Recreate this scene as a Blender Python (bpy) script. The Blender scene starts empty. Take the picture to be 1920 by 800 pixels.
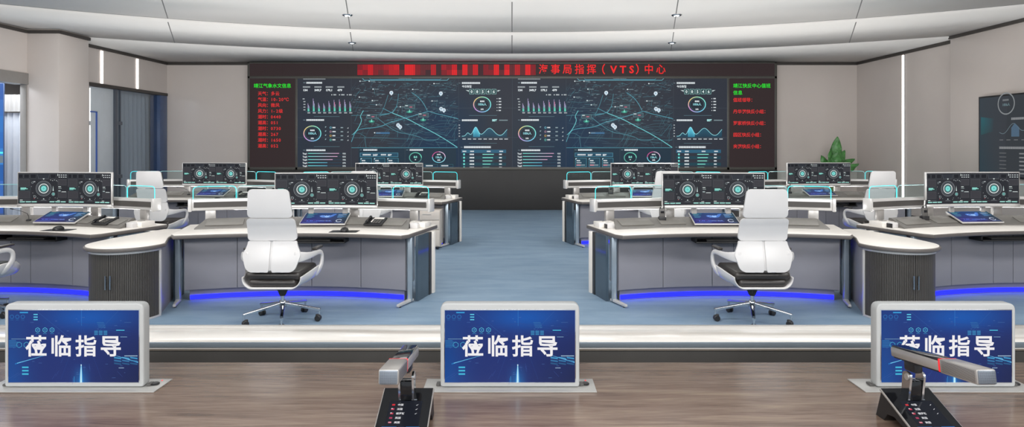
import bpy, bmesh, math, random
from mathutils import Vector, Matrix
random.seed(7)
SC = bpy.context.scene
COL = SC.collection
PI = math.pi
EYE = 1.70
F = 1200.0          # focal length in pixels of the 1920 wide frame

# ------------------------------------------------------------------ colours / materials
def lin(c):
    c = c / 255.0
    return c / 12.92 if c <= 0.04045 else ((c + 0.055) / 1.055) ** 2.4
def rgb(t, a=1.0):
    return (lin(t[0]), lin(t[1]), lin(t[2]), a)

def mat(name, col, rough=0.5, metal=0.0, spec=0.5, var=0.06, scale=6.0, stretch=(1, 1, 1), bump=0.0, bscale=60.0, emit=None, estr=0.0, coat=0.0):
    m = bpy.data.materials.new(name)
    m.use_nodes = True
    nt = m.node_tree; N = nt.nodes; L = nt.links
    b = N['Principled BSDF']
    b.inputs['Roughness'].default_value = rough
    b.inputs['Metallic'].default_value = metal
    b.inputs['Specular IOR Level'].default_value = spec
    if coat:
        b.inputs['Coat Weight'].default_value = coat
        b.inputs['Coat Roughness'].default_value = 0.05
    tc = N.new('ShaderNodeTexCoord'); mp = N.new('ShaderNodeMapping')
    mp.inputs['Scale'].default_value = stretch
    L.new(tc.outputs['Object'], mp.inputs['Vector'])
    nz = N.new('ShaderNodeTexNoise'); nz.inputs['Scale'].default_value = scale; nz.inputs['Detail'].default_value = 5
    L.new(mp.outputs['Vector'], nz.inputs['Vector'])
    cr = N.new('ShaderNodeValToRGB')
    c = rgb(col)
    cr.color_ramp.elements[0].position = 0.3
    cr.color_ramp.elements[1].position = 0.7
    cr.color_ramp.elements[0].color = tuple(max(0, v * (1 - var)) for v in c[:3]) + (1,)
    cr.color_ramp.elements[1].color = tuple(min(1, v * (1 + var)) for v in c[:3]) + (1,)
    L.new(nz.outputs['Fac'], cr.inputs['Fac'])
    L.new(cr.outputs['Color'], b.inputs['Base Color'])
    if bump:
        n2 = N.new('ShaderNodeTexNoise'); n2.inputs['Scale'].default_value = bscale; n2.inputs['Detail'].default_value = 3
        L.new(mp.outputs['Vector'], n2.inputs['Vector'])
        bp = N.new('ShaderNodeBump'); bp.inputs['Strength'].default_value = bump; bp.inputs['Distance'].default_value = 0.01
        L.new(n2.outputs['Fac'], bp.inputs['Height']); L.new(bp.outputs['Normal'], b.inputs['Normal'])
    if emit:
        b.inputs['Emission Color'].default_value = rgb(emit)
        b.inputs['Emission Strength'].default_value = estr
    return m

def screen_mat(name, strength, rough=0.25, spec=0.3):
    m = bpy.data.materials.new(name); m.use_nodes = True
    nt = m.node_tree; b = nt.nodes['Principled BSDF']
    b.inputs['Base Color'].default_value = (0.006, 0.006, 0.008, 1)
    b.inputs['Roughness'].default_value = rough
    b.inputs['Specular IOR Level'].default_value = spec
    a = nt.nodes.new('ShaderNodeVertexColor'); a.layer_name = 'Col'
    nt.links.new(a.outputs['Color'], b.inputs['Emission Color'])
    b.inputs['Emission Strength'].default_value = strength
    return m

def glass_mat(name, col, fac, rough=0.02):
    m = bpy.data.materials.new(name); m.use_nodes = True
    nt = m.node_tree; N = nt.nodes; L = nt.links
    N.remove(N['Principled BSDF'])
    t = N.new('ShaderNodeBsdfTransparent'); t.inputs['Color'].default_value = rgb(col)
    g = N.new('ShaderNodeBsdfGlossy'); g.inputs['Roughness'].default_value = rough
    f0 = N.new('ShaderNodeLayerWeight'); f = N.new('ShaderNodeMath'); f.operation = 'POWER'; f.inputs[1].default_value = 4.0; L.new(f0.outputs['Facing'], f.inputs[0])
    ad = N.new('ShaderNodeMath'); ad.operation = 'MULTIPLY_ADD'; ad.inputs[1].default_value = 0.35; ad.inputs[2].default_value = fac
    mx = N.new('ShaderNodeMixShader')
    L.new(f.outputs[0], ad.inputs[0]); L.new(ad.outputs[0], mx.inputs['Fac'])
    L.new(t.outputs[0], mx.inputs[1]); L.new(g.outputs[0], mx.inputs[2])
    L.new(mx.outputs[0], N['Material Output'].inputs['Surface'])
    return m

M = {}
M['wall'] = mat('warm_grey_lacquer_wall', (202, 193, 187), 0.22, spec=0.35, var=0.03, scale=0.8)
M['wall_dark'] = mat('dark_wall_trim', (62, 58, 55), 0.5, var=0.04)
M['jamb'] = mat('grey_door_surround', (138, 134, 130), 0.4, var=0.04)
M['jamb_blue'] = mat('blue_grey_end_jamb', (70, 88, 122), 0.3, var=0.08)  # blue reflection on the end jamb painted into its colour
M['ceiling'] = mat('off_white_ceiling', (212, 209, 205), 0.7, spec=0.2, var=0.012, scale=0.6)
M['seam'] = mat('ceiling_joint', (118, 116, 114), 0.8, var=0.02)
M['carpet'] = None
M['white'] = mat('white_laminate', (226, 221, 214), 0.35, var=0.015, scale=3)
M['edge'] = mat('dark_taupe_edge', (92, 87, 84), 0.4, var=0.04)
M['panel'] = mat('blue_grey_desk_panel', (138, 137, 144), 0.35, metal=0.1, var=0.03, scale=2, stretch=(1, 1, 3))
M['panel_gap'] = mat('panel_joint', (58, 58, 64), 0.6)
M['alu'] = mat('brushed_aluminium', (178, 175, 172), 0.3, metal=0.55, var=0.04, scale=20, stretch=(1, 1, 30))
M['alu_light'] = mat('satin_aluminium', (205, 203, 201), 0.33, metal=0.35, var=0.02)
M['strip'] = mat('charcoal_strip', (66, 63, 61), 0.45, var=0.06)
M['glassdark'] = mat('slate_glass_side', (62, 76, 88), 0.12, var=0.04)
M['chrome'] = mat('polished_chrome', (205, 208, 212), 0.12, metal=1.0, var=0.02)
M['legmetal'] = mat('slate_silver_leg', (150, 162, 172), 0.25, metal=0.5, var=0.03)
M['console'] = mat('grey_console_metal', (108, 105, 101), 0.5, metal=0.0, var=0.06, scale=8)
M['console_lid'] = mat('grey_console_lid', (116, 113, 108), 0.45, metal=0.0, var=0.04)
M['black'] = mat('black_plastic', (32, 32, 34), 0.4, var=0.08)
M['blackgloss'] = mat('black_gloss', (20, 21, 24), 0.08, var=0.05)
M['leather'] = mat('dark_brown_leather', (50, 46, 44), 0.35, var=0.1, bump=0.15, bscale=90)
M['beige'] = mat('beige_metal', (190, 182, 174), 0.45, var=0.02)
M['shell'] = mat('white_chair_shell', (200, 198, 197), 0.3, var=0.012)
M['tambour'] = mat('dark_tambour', (74, 71, 68), 0.45, var=0.05)
M['led'] = mat('blue_led_strip', (10, 10, 200), 0.4, emit=(22, 28, 255), estr=3.2)
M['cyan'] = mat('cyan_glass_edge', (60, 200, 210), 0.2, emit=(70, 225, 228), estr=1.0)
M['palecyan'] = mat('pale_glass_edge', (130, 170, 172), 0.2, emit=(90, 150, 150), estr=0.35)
M['lightstrip'] = mat('white_light_strip', (240, 240, 240), 0.4, emit=(255, 250, 244), estr=3.2)
M['lamp'] = mat('downlight_lens', (250, 250, 250), 0.4, emit=(255, 255, 255), estr=6.0)
M['glass'] = glass_mat('clear_glass_screen', (243, 250, 250), 0.02)
M['doorglass'] = glass_mat('tinted_door_glass', (232, 238, 244), 0.05, 0.05)
M['screen'] = screen_mat('screen_picture', 1.0, 0.35, 0.08)
M['screen_front'] = screen_mat('front_screen_picture', 1.0, 0.12, 0.15)
M['frame'] = mat('video_wall_frame', (78, 77, 73), 0.45, var=0.05)
M['base'] = mat('charcoal_wall_base', (44, 43, 43), 0.6, var=0.05, scale=1.2)
M['partdark'] = mat('charcoal_partition', (70, 68, 66), 0.35, var=0.05)
M['tan'] = mat('tan_trim', (150, 140, 128), 0.4)
M['bezel'] = mat('silver_bezel', (180, 182, 182), 0.5, metal=0.0, spec=0.25, var=0.02)
M['plate'] = mat('silver_plate', (190, 189, 186), 0.35, metal=0.35, var=0.02)
M['red'] = mat('red_lamp', (220, 30, 35), 0.4, emit=(240, 40, 50), estr=0.8)
M['leaf'] = mat('leaf_green', (72, 130, 66), 0.4, var=0.25, scale=9)
M['stem'] = mat('stem_green', (108, 140, 80), 0.5)
M['pot'] = mat('grey_ceramic_pot', (190, 188, 184), 0.4)
M['soil'] = mat('soil', (60, 45, 35), 0.9, var=0.3, bump=0.5)
M['curtain'] = mat('grey_curtain', (206, 204, 200), 0.85, var=0.05, stretch=(1, 1, 0.1))
M['sheer'] = mat('white_sheer_curtain', (226, 230, 236), 0.85, var=0.03)
M['paledoor'] = mat('pale_blue_grey_door', (205, 212, 218), 0.25, var=0.02)
M['bluestrip'] = mat('blue_handle_strip', (70, 105, 185), 0.3, var=0.04)
M['mullion'] = mat('slate_mullion', (84, 90, 100), 0.35, var=0.04)
M['grille'] = mat('mic_grille_base', (150, 158, 168), 0.35, metal=0.5)
M['micgrey'] = mat('mic_grey', (176, 172, 168), 0.32, metal=0.4, var=0.02)
M['darkgrey'] = mat('dark_grey_plastic', (84, 82, 80), 0.4, var=0.05)

def carpet():
    m = bpy.data.materials.new('blue_grey_carpet'); m.use_nodes = True
    nt = m.node_tree; N = nt.nodes; L = nt.links; b = N['Principled BSDF']
    b.inputs['Roughness'].default_value = 0.55; b.inputs['Specular IOR Level'].default_value = 0.2
    tc = N.new('ShaderNodeTexCoord'); mp = N.new('ShaderNodeMapping'); mp.inputs['Scale'].default_value = (0.6, 2.2, 1)
    L.new(tc.outputs['Object'], mp.inputs['Vector'])
    n1 = N.new('ShaderNodeTexNoise'); n1.inputs['Scale'].default_value = 2.0; n1.inputs['Detail'].default_value = 8; n1.inputs['Roughness'].default_value = 0.65
    L.new(mp.outputs['Vector'], n1.inputs['Vector'])
    cr = N.new('ShaderNodeValToRGB')
    cr.color_ramp.elements[0].position = 0.25; cr.color_ramp.elements[0].color = rgb((104, 128, 150))
    cr.color_ramp.elements[1].position = 0.75; cr.color_ramp.elements[1].color = rgb((134, 154, 172))
    L.new(n1.outputs['Fac'], cr.inputs['Fac']); L.new(cr.outputs['Color'], b.inputs['Base Color'])
    n2 = N.new('ShaderNodeTexNoise'); n2.inputs['Scale'].default_value = 140
    L.new(tc.outputs['Object'], n2.inputs['Vector'])
    bp = N.new('ShaderNodeBump'); bp.inputs['Strength'].default_value = 0.25; bp.inputs['Distance'].default_value = 0.004
    L.new(n2.outputs['Fac'], bp.inputs['Height']); L.new(bp.outputs['Normal'], b.inputs['Normal'])
    return m
M['carpet'] = carpet()

def wood():
    m = bpy.data.materials.new('brown_wood_veneer'); m.use_nodes = True
    nt = m.node_tree; N = nt.nodes; L = nt.links; b = N['Principled BSDF']
    b.inputs['Roughness'].default_value = 0.24; b.inputs['Specular IOR Level'].default_value = 0.45
    tc = N.new('ShaderNodeTexCoord')
    mp = N.new('ShaderNodeMapping'); mp.inputs['Scale'].default_value = (0.9, 11, 1)
    L.new(tc.outputs['Object'], mp.inputs['Vector'])
    n1 = N.new('ShaderNodeTexNoise'); n1.inputs['Scale'].default_value = 2.2; n1.inputs['Detail'].default_value = 9; n1.inputs['Roughness'].default_value = 0.62; n1.inputs['Distortion'].default_value = 0.6
    L.new(mp.outputs['Vector'], n1.inputs['Vector'])
    mp2 = N.new('ShaderNodeMapping'); mp2.inputs['Scale'].default_value = (3, 90, 1)
    L.new(tc.outputs['Object'], mp2.inputs['Vector'])
    n2 = N.new('ShaderNodeTexNoise'); n2.inputs['Scale'].default_value = 3.0; n2.inputs['Detail'].default_value = 4
    L.new(mp2.outputs['Vector'], n2.inputs['Vector'])
    mixf = N.new('ShaderNodeMath'); mixf.operation = 'MULTIPLY_ADD'; mixf.inputs[1].default_value = 0.35
    L.new(n2.outputs['Fac'], mixf.inputs[0])
    sc = N.new('ShaderNodeMath'); sc.operation = 'MULTIPLY'; sc.inputs[1].default_value = 0.65
    L.new(n1.outputs['Fac'], sc.inputs[0]); L.new(sc.outputs[0], mixf.inputs[2])
    cr = N.new('ShaderNodeValToRGB'); e = cr.color_ramp.elements
    e[0].position = 0.33; e[0].color = rgb((92, 72, 62))
    e[1].position = 0.66; e[1].color = rgb((160, 140, 122))
    k = e.new(0.5); k.color = rgb((134, 112, 98))
    L.new(mixf.outputs[0], cr.inputs['Fac']); L.new(cr.outputs['Color'], b.inputs['Base Color'])
    return m
M['wood'] = wood()

def marble():
    m = bpy.data.materials.new('white_veined_stone'); m.use_nodes = True
    nt = m.node_tree; N = nt.nodes; L = nt.links; b = N['Principled BSDF']
    b.inputs['Roughness'].default_value = 0.12; b.inputs['Specular IOR Level'].default_value = 0.35
    tc = N.new('ShaderNodeTexCoord'); mp = N.new('ShaderNodeMapping'); mp.inputs['Scale'].default_value = (0.8, 4, 1); mp.inputs['Rotation'].default_value = (0, 0, 0.12)
    L.new(tc.outputs['Object'], mp.inputs['Vector'])
    w = N.new('ShaderNodeTexWave'); w.inputs['Scale'].default_value = 0.45; w.inputs['Distortion'].default_value = 5; w.inputs['Detail'].default_value = 3; w.bands_direction = 'Y'
    L.new(mp.outputs['Vector'], w.inputs['Vector'])
    cr = N.new('ShaderNodeValToRGB'); e = cr.color_ramp.elements
    e[0].position = 0.0; e[0].color = rgb((212, 206, 198)); e[1].position = 0.25; e[1].color = rgb((242, 238, 232))
    L.new(w.outputs['Fac'], cr.inputs['Fac']); L.new(cr.outputs['Color'], b.inputs['Base Color'])
    return m
M['marble'] = marble()

# ------------------------------------------------------------------ mesh builder
class MB:
    def __init__(self):
        self.bm = bmesh.new(); self.mats = []
    def mi(self, m):
        if m not in self.mats: self.mats.append(m)
        return self.mats.index(m)
    def _merge(self, tmp, m, T=None):
        if T is not None: bmesh.ops.transform(tmp, matrix=T, verts=tmp.verts)
        i = self.mi(m)
        vm = {}
        for v in tmp.verts: vm[v] = self.bm.verts.new(v.co)
        for f in tmp.faces:
            try:
                nf = self.bm.faces.new([vm[v] for v in f.verts]); nf.material_index = i; nf.smooth = f.smooth
            except ValueError: pass
        tmp.free()
    def box(self, x0, x1, y0, y1, z0, z1, m, bev=0.0, seg=2, T=None):
        t = bmesh.new()
        bmesh.ops.create_cube(t, size=1)
        for v in t.verts:
            v.co = Vector((x0 + (v.co.x + .5) * (x1 - x0), y0 + (v.co.y + .5) * (y1 - y0), z0 + (v.co.z + .5) * (z1 - z0)))
        if bev: bmesh.ops.bevel(t, geom=t.edges[:], offset=bev, segments=seg, affect='EDGES', profile=0.5)
        self._merge(t, m, T)
    def prism(self, pts, z0, z1, m, bev=0.0, T=None, seg=2):
        t = bmesh.new()
        a = [t.verts.new((p[0], p[1], z0)) for p in pts]; b = [t.verts.new((p[0], p[1], z1)) for p in pts]
        n = len(pts)
        t.faces.new(a[::-1]); t.faces.new(b)
        for i in range(n): t.faces.new((a[i], a[(i + 1) % n], b[(i + 1) % n], b[i]))
        bmesh.ops.recalc_face_normals(t, faces=t.faces[:])
        if bev:
            ed = [e for e in t.edges if abs(e.verts[0].co.z - e.verts[1].co.z) < 1e-6]
            bmesh.ops.bevel(t, geom=ed, offset=bev, segments=seg, affect='EDGES', profile=0.5)
        self._merge(t, m, T)
    def tube(self, pts, r, m, n=10, T=None, r2=None, cap=True):
        pts = [Vector(p) for p in pts]
        rr = r if isinstance(r, (list, tuple)) else [r] * len(pts)
        ry = r2 if isinstance(r2, (list, tuple)) else ([r2] * len(pts) if r2 else rr)
        t = bmesh.new(); rings = []
        up = None
        for i, p in enumerate(pts):
            d = (pts[min(i + 1, len(pts) - 1)] - pts[max(i - 1, 0)]).normalized()
            if up is None:
                up = Vector((0, 0, 1)) if abs(d.z) < 0.9 else Vector((0, 1, 0))
            s = d.cross(up).normalized(); u = s.cross(d).normalized(); up = u
            rings.append([t.verts.new(p + s * (math.cos(2 * PI * k / n) * rr[i]) + u * (math.sin(2 * PI * k / n) * ry[i])) for k in range(n)])
        for i in range(len(rings) - 1):
            for k in range(n):
                f = t.faces.new((rings[i][k], rings[i][(k + 1) % n], rings[i + 1][(k + 1) % n], rings[i + 1][k])); f.smooth = True
        if cap:
            t.faces.new(rings[0][::-1]); t.faces.new(rings[-1])
        bmesh.ops.recalc_face_normals(t, faces=t.faces[:])
        self._merge(t, m, T)
    def lathe(self, prof, m, n=24, T=None, smooth=True):
        t = bmesh.new(); rings = []
        for (r, z) in prof:
            rings.append([t.verts.new((r * math.cos(2 * PI * k / n), r * math.sin(2 * PI * k / n), z)) for k in range(n)])
        for i in range(len(rings) - 1):
            for k in range(n):
                f = t.faces.new((rings[i][k], rings[i][(k + 1) % n], rings[i + 1][(k + 1) % n], rings[i + 1][k])); f.smooth = smooth
        if prof[0][0] > 1e-5: t.faces.new(rings[0][::-1])
        if prof[-1][0] > 1e-5: t.faces.new(rings[-1])
        bmesh.ops.remove_doubles(t, verts=t.verts[:], dist=1e-6)
        bmesh.ops.recalc_face_normals(t, faces=t.faces[:])
        self._merge(t, m, T)
    def grid(self, fn, nu, nv, m, T=None, smooth=True, closed=False):
        t = bmesh.new()
        g = [[t.verts.new(fn(i / nu, j / nv)) for j in range(nv + 1)] for i in range(nu + 1)]
        for i in range(nu):
            for j in range(nv):
                f = t.faces.new((g[i][j], g[i + 1][j], g[i + 1][j + 1], g[i][j + 1])); f.smooth = smooth
        self._merge(t, m, T)
    def slab(self, fn, nu, nv, th, m, T=None):
        """closed curved slab: fn(u,v) -> Vector on the rear face, th = Vector offset to the other face"""
        t = bmesh.new(); th = Vector(th)
        g = [[t.verts.new(fn(i / nu, j / nv)) for j in range(nv + 1)] for i in range(nu + 1)]
        h = [[t.verts.new(v.co + th) for v in row] for row in g]
        def q(*a):
            f = t.faces.new(a); f.smooth = True
        for i in range(nu):
            for j in range(nv):
                q(g[i][j], g[i + 1][j], g[i + 1][j + 1], g[i][j + 1]); q(h[i][j + 1], h[i + 1][j + 1], h[i + 1][j], h[i][j])
        for i in range(nu):
            q(g[i][0], h[i][0], h[i + 1][0], g[i + 1][0]); q(g[i][nv], g[i + 1][nv], h[i + 1][nv], h[i][nv])
        for j in range(nv):
            q(g[0][j], g[0][j + 1], h[0][j + 1], h[0][j]); q(g[nu][j], h[nu][j], h[nu][j + 1], g[nu][j + 1])
        bmesh.ops.recalc_face_normals(t, faces=t.faces[:])
        self._merge(t, m, T)
    def build(self, name, parent=None, bevel=0.0, subsurf=0, autosmooth=True, seg=2):
        me = bpy.data.meshes.new(name); self.bm.to_mesh(me); self.bm.free()
        for m in self.mats: me.materials.append(M[m])
        o = bpy.data.objects.new(name, me); COL.objects.link(o)
        if parent is not None: o.parent = parent
        if bevel:
            b = o.modifiers.new('bevel', 'BEVEL'); b.width = bevel; b.segments = seg; b.limit_method = 'ANGLE'; b.angle_limit = 0.7
        if subsurf:
            s = o.modifiers.new('sub', 'SUBSURF'); s.levels = subsurf; s.render_levels = subsurf
        if autosmooth:
            try: me.set_sharp_from_angle(angle=0.6)
            except Exception: pass
        return o

def empty(name, label, cat, loc=(0, 0, 0), rz=0, group=None):
    o = bpy.data.objects.new(name, None); COL.objects.link(o)
    o.empty_display_size = 0.1
    o.location = loc; o.rotation_euler = (0, 0, rz)
    tag(o, label, cat, group); return o
def tag(o, label, cat, group=None):
    o['label'] = label; o['category'] = cat
    if group: o['group'] = group
    elif 'group' in o: del o['group']
    return o
def struct(o):
    o['kind'] = 'structure'; return o
def copy_tree(o, parent=None):
    c = o.copy(); COL.objects.link(c)
    if parent is not None: c.parent = parent
    for ch in CH.get(o.name, ()): copy_tree(ch, c)
    return c
CH = {}
def index_children():
    CH.clear()
    for o in bpy.data.objects:
        if o.parent: CH.setdefault(o.parent.name, []).append(o)
def dup(o, loc, rz, label, group=None):
    c = copy_tree(o); c.location = loc; c.rotation_euler = (0, 0, rz); c['label'] = label
    if group: c['group'] = group
    return c
def RT(x, y, z, rz=0, rx=0, ry=0):
    return Matrix.Translation((x, y, z)) @ Matrix.Rotation(rz, 4, 'Z') @ Matrix.Rotation(ry, 4, 'Y') @ Matrix.Rotation(rx, 4, 'X')

# ------------------------------------------------------------------ flat screen graphics
_tc = {}
def text_geo(s, bold):
    k = (s, bold)
    if k in _tc: return _tc[k]
    c = bpy.data.curves.new('tmp', 'FONT'); c.body = s; c.resolution_u = 2; c.offset = bold; c.size = 1
    o = bpy.data.objects.new('tmp', c); COL.objects.link(o)
    bpy.context.view_layer.update()
    me = bpy.data.meshes.new_from_object(o)
    vs = [(v.co.x, v.co.y) for v in me.vertices]; fs = [tuple(p.vertices) for p in me.polygons]
    bpy.data.objects.remove(o); bpy.data.curves.remove(c); bpy.data.meshes.remove(me)
    _tc[k] = (vs, fs); return _tc[k]

class G:
    """flat picture in (u right, v down) units; layers are stacked towards the viewer"""
    def __init__(self): self.v = []; self.f = []; self.c = []
    def poly(self, pts, col, layer=1):
        n = len(self.v); self.v += [(p[0], p[1], layer) for p in pts]; self.f.append(tuple(range(n, n + len(pts))))
        self.c.append(col if isinstance(col, list) else [col] * len(pts))
    def rect(self, x0, y0, x1, y1, col, layer=1): self.poly([(x0, y0), (x1, y0), (x1, y1), (x0, y1)], col, layer)
    def frame(self, x0, y0, x1, y1, w, col, layer=1):
        self.rect(x0, y0, x1, y0 + w, col, layer); self.rect(x0, y1 - w, x1, y1, col, layer)
        self.rect(x0, y0 + w, x0 + w, y1 - w, col, layer); self.rect(x1 - w, y0 + w, x1, y1 - w, col, layer)
    def line(self, pts, w, col, layer=1):
        for a, b in zip(pts[:-1], pts[1:]):
            dx, dy = b[0] - a[0], b[1] - a[1]; l = math.hypot(dx, dy) or 1; nx, ny = -dy / l * w / 2, dx / l * w / 2
            self.poly([(a[0] + nx, a[1] + ny), (b[0] + nx, b[1] + ny), (b[0] - nx, b[1] - ny), (a[0] - nx, a[1] - ny)], col, layer)
    def ring(self, cx, cy, r0, r1, col, layer=1, n=28, ry=1.0, a0=0.0, a1=2 * PI):
        for i in range(n):
            a = a0 + (a1 - a0) * i / n; b = a0 + (a1 - a0) * (i + 1) / n
            cc = col((i + .5) / n) if callable(col) else col
            p = lambda r, t: (cx + r * math.cos(t), cy + r * ry * math.sin(t))
            self.poly([p(r0, a), p(r1, a), p(r1, b), p(r0, b)], cc, layer)
    def disc(self, cx, cy, r, col, layer=1, n=20, ry=1.0):
        self.poly([(cx + r * math.cos(2 * PI * i / n), cy + r * ry * math.sin(2 * PI * i / n)) for i in range(n)], col, layer)
    def text(self, s, x, y, h, col, layer=2, bold=0.0, align='l', sx=1.0):
        vs, fs = text_geo(s, bold)
        if not vs: return
        w = max(v[0] for v in vs)
        ox = x - (w * h * sx / 2 if align == 'c' else 0)
        n = len(self.v)
        self.v += [(ox + a * h * sx, y - b * h, layer) for a, b in vs]
        for f in fs:
            self.f.append(tuple(n + i for i in f)); self.c.append([col] * len(f))
    def blur(self, x, y, w, h, col, layer=2):
        """a line of tiny unreadable characters"""
        cx = x
        while cx < x + w - h * .3:
            cw = h * random.uniform(.7, .95)
            self.rect(cx, y, min(cx + cw * .82, x + w), y + h, col, layer)
            self.rect(cx + cw * .25, y + h * .35, cx + cw * .5, y + h * .55, tuple(v * .5 for v in col), layer + .5)
            cx += cw
    def mesh(self, name, fn, mtl, parent=None):
        me = bpy.data.meshes.new(name)
        me.from_pydata([tuple(fn(*v)) for v in self.v], [], self.f)
        ca = me.color_attributes.new('Col', 'FLOAT_COLOR', 'CORNER')
        k = 0
        for cols in self.c:
            for c in cols:
                ca.data[k].color = rgb(c); k += 1
        me.materials.append(M[mtl])
        o = bpy.data.objects.new(name, me); COL.objects.link(o)
        if parent is not None: o.parent = parent
        return o

# ================================================================== SETTING
XW = 9.0
# floor
b = MB(); b.box(-9.5, 9.5, -3.0, 17.0, -0.1, 0.0, 'carpet'); struct(b.build('floor'))
# ceiling: concentric stepped bands about a centre behind the camera
CY = -1.5
BANDS = [(0.0, 11.5, 3.98), (11.5, 14.2, 3.92), (14.2, 16.8, 3.86), (16.8, 99, 3.83)]
def yr(R, x):
    return CY + math.sqrt(max(R * R - x * x, 0))
def ceiling():
    nx = 60
    for k, (r0, r1, z) in enumerate(BANDS):
        b = MB()
        def fn(u, v, r0=r0, r1=r1, z=z):
            x = -9.3 + 18.6 * u
            ya = -3.0 if r0 == 0 else yr(r0, x)
            yb = 16.8 if r1 > 50 else min(yr(r1, x), 16.8)
            return Vector((x, ya + (yb - ya) * v, z))
        # slab with thickness so the step has a real riser
        b.slab(fn, nx, 1, (0, 0, 0.16), 'ceiling')
        # radial joints
        for a in (-50.8, -38.1, -25.4, -12.7, 0, 12.7, 25.4, 38.1, 50.8):
            t = math.radians(a); s, c = math.sin(t), math.cos(t)
            ra = max(r0, 3.0); rb = min(r1, 18.3)
            pa = Vector((s * ra, CY + c * ra, z)); pb = Vector((s * (rb - .02), CY + c * (rb - .02), z))
            if pb.y > 16.7:
                q = (16.7 - pa.y) / (pb.y - pa.y); pb = pa + (pb - pa) * q
            if abs(pb.x) > 9.0:
                if abs(pa.x) > 9.0: continue
                q = (9.0 - abs(pa.x)) / (abs(pb.x) - abs(pa.x)); pb = pa + (pb - pa) * q
            if k == 3: continue
            w = 0.008
            b.box(-w, w, 0, (pb - pa).length, -0.0015, 0.004, 'seam', T=Matrix.Translation(pa) @ Matrix.Rotation(-t, 4, 'Z'))
        # dark shadow gap at the lip of the band
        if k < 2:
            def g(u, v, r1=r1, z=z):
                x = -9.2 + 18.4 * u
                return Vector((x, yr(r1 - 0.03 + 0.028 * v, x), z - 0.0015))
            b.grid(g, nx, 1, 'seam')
        struct(b.build('ceiling', autosmooth=False))
ceiling()

def wall_box(name, *a, m='wall', bev=0.004):
    b = MB(); b.box(*a, m, bev); return struct(b.build(name))
# back wall
b = MB(); b.box(-9.3, 9.3, 16.70, 16.9, 0, 4.2, 'wall'); struct(b.build('wall_back'))
# left wall, with the near doorway opening and the glazed opening further on
b = MB()
b.box(-9.35, -9.13, -3.0, 8.6, 0, 3.97, 'wall')
b.box(-9.35, -9.13, 8.6, 12.05, 3.03, 3.97, 'wall')
b.box(-9.24, -8.53, 12.05, 12.9, 0, 3.915, 'wall', 0.01)
b.box(-9.25, -9.0, 12.9, 13.62, 0, 3.9, 'wall')
b.box(-9.25, -9.0, 13.62, 16.7, 3.02, 3.85, 'wall')
struct(b.build('wall_left'))
# right wall with a shallow step
b = MB()
b.box(8.8, 9.3, -3.0, 12.85, 0, 3.97, 'wall', 0.004)
b.box(9.0, 9.3, 12.85, 16.7, 0, 3.85, 'wall')
b.box(8.995, 9.0, 14.66, 14.68, 0, 3.8, 'panel_gap')
struct(b.build('wall_right'))
# dark top trims
def trim(i, *bx):
    b = MB()
    for q in bx: b.box(*q, 'wall_dark')
    struct(b.build('trim_%d' % i))
trim(1, (-9.0, 9.0, 16.66, 16.70, 3.76, 3.825))
trim(2, (-9.0, -8.96, 12.9, 16.66, 3.76, 3.825))
trim(3, (-9.13, -9.09, -3, 12.01, 3.78, 3.84), (-9.09, -8.5, 12.01, 12.05, 3.78, 3.84), (-8.53, -8.49, 12.05, 12.9, 3.78, 3.84))
trim(4, (8.96, 9.0, 12.85, 16.66, 3.76, 3.825))
trim(5, (8.76, 8.8, -3, 12.85, 3.80, 3.86))
# surround of the near left doorway
b = MB()
b.box(-9.36, -9.10, 8.4, 12.05, 2.82, 3.03, 'jamb', 0.004)
b.box(-9.24, -9.13, 12.02, 12.052, 0, 2.82, 'jamb', 0.003)
b.box(-9.36, -9.10, 8.4, 8.6, 0, 2.82, 'jamb', 0.004)
struct(b.build('door_1'))
# baseboards
b = MB(); b.box(8.97, 9.0, 12.87, 16.69, 0, 0.1, 'wall_dark'); b.box(8.77, 8.8, -3, 12.85, 0, 0.1, 'wall_dark'); struct(b.build('baseboard_right'))
b = MB(); b.box(-9.13, -9.10, -3, 8.4, 0, 0.1, 'wall_dark'); struct(b.build('baseboard_left'))
b = MB(); b.box(-8.95, -6.95, 16.67, 16.7, 0, 0.1, 'wall_dark'); b.box(6.95, 8.95, 16.67, 16.7, 0, 0.1, 'wall_dark'); struct(b.build('baseboard_back'))

# glazed opening in the far left wall
w = MB()
w.box(-9.12, -8.98, 13.62, 16.7, 2.95, 3.02, 'wall_dark')
w.box(-9.14, -9.02, 14.55, 14.66, 0, 2.95, 'mullion', 0.005)
w.box(-9.14, -9.02, 14.66, 14.82, 2.14, 2.22, 'mullion')
w.box(-9.14, -9.02, 14.66, 14.82, 0.92, 1.0, 'mullion')
w.box(-9.10, -9.06, 14.80, 14.83, 0, 2.95, 'mullion')
w.box(-9.14, -9.02, 13.62, 13.66, 0, 2.95, 'mullion')
win = struct(w.build('window_1'))
w = MB()
for (ya, yb_) in ((14.67, 14.715), (14.745, 14.79)): w.box(-9.12, -9.10, ya, yb_, 0.02, 2.94, 'sheer')
w.box(-9.13, -9.12, 14.66, 14.80, 0.02, 2.94, 'mullion'); w.build('side_light', win)
w = MB(); w.box(-9.085, -9.075, 14.66, 16.36, 0.02, 2.95, 'doorglass'); o = w.build('glass_pane', win)
w = MB(); w.box(-9.25, -8.995, 16.36, 16.70, 0, 2.95, 'jamb_blue', 0.004); o = w.build('end_jamb', win)
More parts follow.
